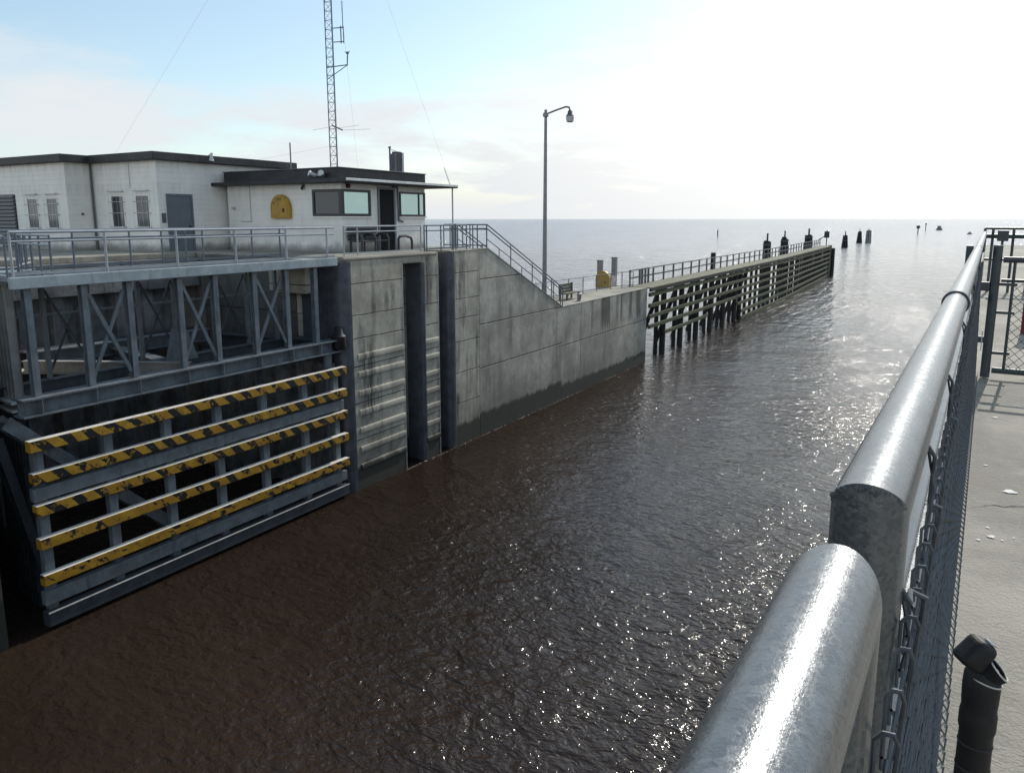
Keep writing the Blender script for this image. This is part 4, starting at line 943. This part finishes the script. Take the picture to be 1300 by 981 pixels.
part('wire_mesh', wires, 'fabric', cf); kp = part('knuckles', kn, 'fabric', cf, 0, True); kp['kind'] = 'stuff'
for b, z0 in ((0.668, RZ - 0.065), (0.91, RZ - 0.005), (1.36, RZ - 0.005), (2.1, RZ - 0.005), (3.4, RZ - 0.005), (4.8, RZ - 0.005)):
    part('tie_wire', MB().tube([L(RX + RR * 0.97, b, z0), L(RX + RR + 0.006, b + 0.004, z0 - 0.012), L(fa(zt_) - 0.004, b + 0.03, zt_ + 0.022), L(fa(zt_) + 0.008, b + 0.035, zt_ + 0.016), L(fa(zt_) + 0.006, b + 0.03, zt_ - 0.03)], 0.0022, 6)
         .tube([L(RX + RR * 0.97, b + 0.012, z0 - 0.008), L(RX + RR + 0.008, b + 0.012, z0 - 0.05), L(fa(zt_) - 0.006, b + 0.012, zt_ - 0.05)], 0.0018, 6), 'fabric', cf, 0, True)

# mesh gate across the deck
gt = thing('mesh_gate', 'dark framed chain link gate standing across the near deck', 'gate', (0.85, 7.0, DECK))
gx0, gx1, gy, gz0, gz1 = 0.27, 1.35, 7.0, DECK + 0.03, DECK + 1.0
part('gate_post', MB().tube([(gx0, gy, gz0 - 0.02), (gx0, gy, gz1 + 0.05)], 0.033, 12), 'dark_post', gt, 0, True)
part('gate_post', MB().tube([(gx1, gy, gz0 - 0.02), (gx1, gy, gz1 + 0.05)], 0.033, 12), 'dark_post', gt, 0, True)
part('gate_bar', MB().tube([(gx0 + 0.042, gy, gz1 - 0.06), (gx1 - 0.042, gy, gz1 - 0.06)], 0.024, 10), 'dark_post', gt, 0, True)
part('gate_bar', MB().tube([(gx0 + 0.042, gy, gz0 + 0.04), (gx1 - 0.042, gy, gz0 + 0.04)], 0.024, 10), 'dark_post', gt, 0, True)
part('gate_bar', MB().tube([(gx0 + 0.042, gy, gz1 - 0.22), (gx1 - 0.042, gy, gz1 - 0.22)], 0.013, 8), 'dark_post', gt, 0, True)
part('tension_bar', MB().tube([(gx0 + 0.12, gy, gz0 + 0.04), (gx0 + 0.12, gy, gz1 - 0.06)], 0.012, 6), 'dark_post', gt)
for z in (gz0 + 0.18, gz0 + 0.5, gz0 + 0.72): part('tension_band', MB().beam((gx0 + 0.03, gy, z), (gx0 + 0.15, gy, z), 0.03, 0.022), 'dark_post', gt)
def diamond(x0, x1, z0, z1, y, pitch, r):
    mb = MB()
    W_, H_ = x1 - x0, z1 - z0; k = -H_
    while k < W_:
        for sgn in (1, -1):
            p0 = [k, 0.0]; p1 = [k + H_, H_]
            if p0[0] < 0: p0 = [0, -k]
            if p1[0] > W_: p1 = [W_, W_ - k]
            if p1[0] - p0[0] > 0.01:
                za, zb = (p0[1], p1[1]) if sgn > 0 else (H_ - p0[1], H_ - p1[1])
                mb.tube([(x0 + p0[0], y + 0.002 * sgn, z0 + za), (x0 + p1[0], y + 0.002 * sgn, z0 + zb)], r, 4, False)
        k += pitch
    return mb
part('wire_mesh', diamond(gx0 + 0.12, gx1 - 0.05, gz0 + 0.04, gz1 - 0.24, gy, 0.068, 0.002), 'dark_post', gt)
part('latch', MB().beam((gx0 - 0.17, gy, gz0 + 0.70), (gx0 - 0.03, gy, gz0 + 0.70), 0.05, 0.07), 'dark_post', gt, 0.006)
part('latch', MB().beam((gx0 - 0.14, gy, gz0 + 0.28), (gx0 - 0.02, gy, gz0 + 0.28), 0.04, 0.05).beam((gx0 - 0.15, gy, gz0 + 0.13), (gx0 - 0.15, gy, gz0 + 0.28), 0.03, 0.03), 'dark_post', gt, 0.004)
part('latch_plate', MB().box(gx0 - 0.05, gx0 - 0.044, gy - 0.07, gy - 0.045, gz0 + 0.2, gz0 + 0.36), 'light_grey', gt)
# far cross railing behind the gate
fr2 = thing('cross_railing', 'dark pipe railing across the near deck well beyond the mesh gate', 'railing', (1.6, 15.5, DECK))
yy = 15.6; x0_ = 0.38
for z in (1.09, 0.96, 0.56): part('rail', MB().tube([(x0_, yy, DECK + z), (4.6, yy, DECK + z)], 0.022 if z != 0.96 else 0.04, 8), 'dark_post', fr2, 0, True)
for x in (x0_, x0_ + 0.12, 0.80, 1.05, 1.40, 2.4, 3.4, 4.6): part('rail_post', MB().tube([(x, yy, DECK), (x, yy, DECK + 1.09)], 0.022, 8), 'dark_post', fr2, 0, True)
cb = thing('control_box', 'dark square control box fixed to the railing beyond the mesh gate', 'control box', (0.64, 15.37, DECK))
part('box', MB().box(0.56, 0.72, 15.3, 15.45, DECK + 0.88, DECK + 1.06), 'dark_post', cb, 0.01); part('stand', MB().box(0.62, 0.66, 15.35, 15.40, DECK, DECK + 0.88), 'dark_post', cb)
rp = thing('painted_post', 'dark red post just inside the right edge of the view behind the gate', 'post', (0.735, 10.0, DECK))
part('shaft', MB().tube([(0.735, 10.0, DECK), (0.735, 10.0, DECK + 0.80)], 0.06, 12), 'red', rp, 0, True); part('cap', MB().lathe([(0.08, 0), (0.08, 0.06), (0.03, 0.12)], (0.735, 10.0, DECK + 0.80), 12), 'red', rp, 0, True)
# droppings on the deck
random.seed(11)
sp_ = MB()
def splat(x, y, r, sq=1.0):
    n = 14; ph = random.random() * 6
    vs = [(x + r * (0.75 + 0.25 * math.sin(3 * a * 6.283 / n + ph) + random.uniform(-.1, .1)) * math.cos(a * 6.283 / n), y + sq * r * (0.8 + random.uniform(-.15, .2)) * math.sin(a * 6.283 / n), DECK + 0.004) for a in range(n)]
    sp_.add(vs, [tuple(range(n))])
for x, y, r in ((0.305, 4.06, 0.035), (0.215, 3.42, 0.018), (0.17, 3.36, 0.010), (0.205, 3.52, 0.009), (0.25, 3.40, 0.006), (0.29, 3.45, 0.005), (0.22, 4.45, 0.012), (0.44, 2.75, 0.006), (0.30, 5.6, 0.02), (0.46, 5.1, 0.02)): splat(x, y, r)
dp = mesh_object('bird_droppings', sp_, 'dropping'); dp['kind'] = 'stuff'; dp['label'] = 'white bird droppings spattered on the near concrete deck'; dp['category'] = 'droppings'

# black angled standpipe near the lower right corner
bx0, by0 = 0.097, 1.385
sp2 = thing('standpipe', 'black plastic standpipe with an angled capped head and pale rimmed mouth', 'standpipe', (bx0, by0, DECK))
part('tube', MB().lathe([(0.055, 0.0), (0.053, 0.02), (0.027, 0.05), (0.0255, 0.40), (0.028, 0.41), (0.028, 0.435), (0.026, 0.445), (0.027, 0.455), (0.028, 0.485), (0.027, 0.505), (0.022, 0.515)], (bx0, by0, DECK), 28), 'black', sp2, 0, True)
mt = Matrix.Rotation(R(30.3), 4, 'Z') @ Matrix.Rotation(R(35), 4, 'Y')
hc = Vector((bx0 - 0.010, by0 - 0.004, DECK + 0.540))
hh = []
for x_ in (-0.029, 0.018):
    for y_ in (-0.021, 0.021):
        for z_ in (-0.027, 0.026): hh.append(hc + mt @ Vector((x_ * (1.0 if z_ < 0 else 0.8), y_, z_)))
hd2 = part('head', MB().add(hh, [(0, 1, 3, 2), (4, 6, 7, 5), (0, 4, 5, 1), (2, 3, 7, 6), (0, 2, 6, 4), (1, 5, 7, 3)]), 'black', sp2, 0.012, seg=4)
part('plate', MB().lathe([(0.010, 0), (0.010, 0.003), (0.006, 0.004), (0.006, 0.0015), (0.003, 0.0015)], hc + mt @ Vector((0.0, -0.004, 0.0265)), 16, mt), 'light_grey', hd2, 0, True)
def ring(c, r, tr, mtx, n=26): return MB().tube([Vector(c) + mtx @ Vector((r * math.cos(2 * math.pi * k / n), r * math.sin(2 * math.pi * k / n), 0)) for k in range(n + 1)], tr, 8)
RZ30 = Matrix.Rotation(R(30.3), 4, 'Z')
mm = RZ30 @ Matrix.Rotation(R(26), 4, 'X') @ Matrix.Rotation(R(42), 4, 'Y')
part('mouth', MB().lathe([(0.021, -0.02), (0.022, 0.010), (0.018, 0.010), (0.016, -0.004)], (bx0 + 0.013, by0 - 0.002, DECK + 0.515), 24, mm), 'interior', sp2, 0, True)
part('mouth_rim', ring(Vector((bx0 + 0.013, by0 - 0.002, DECK + 0.515)) + mm @ Vector((0, 0, 0.010)), 0.0205, 0.0017, mm), 'pale_rim', sp2, 0, True)
part('collar_rim', ring((bx0 + 0.002, by0, DECK + 0.498), 0.0275, 0.0014, RZ30 @ Matrix.Rotation(R(16), 4, 'Y')), 'pale_rim', sp2, 0, True)
for k_ in range(5):
    part('rib', MB().lathe([(0.0258, -0.003), (0.0270, 0.0), (0.0258, 0.003)], (bx0, by0, DECK + 0.20 + 0.045 * k_), 28), 'black', sp2, 0, True)
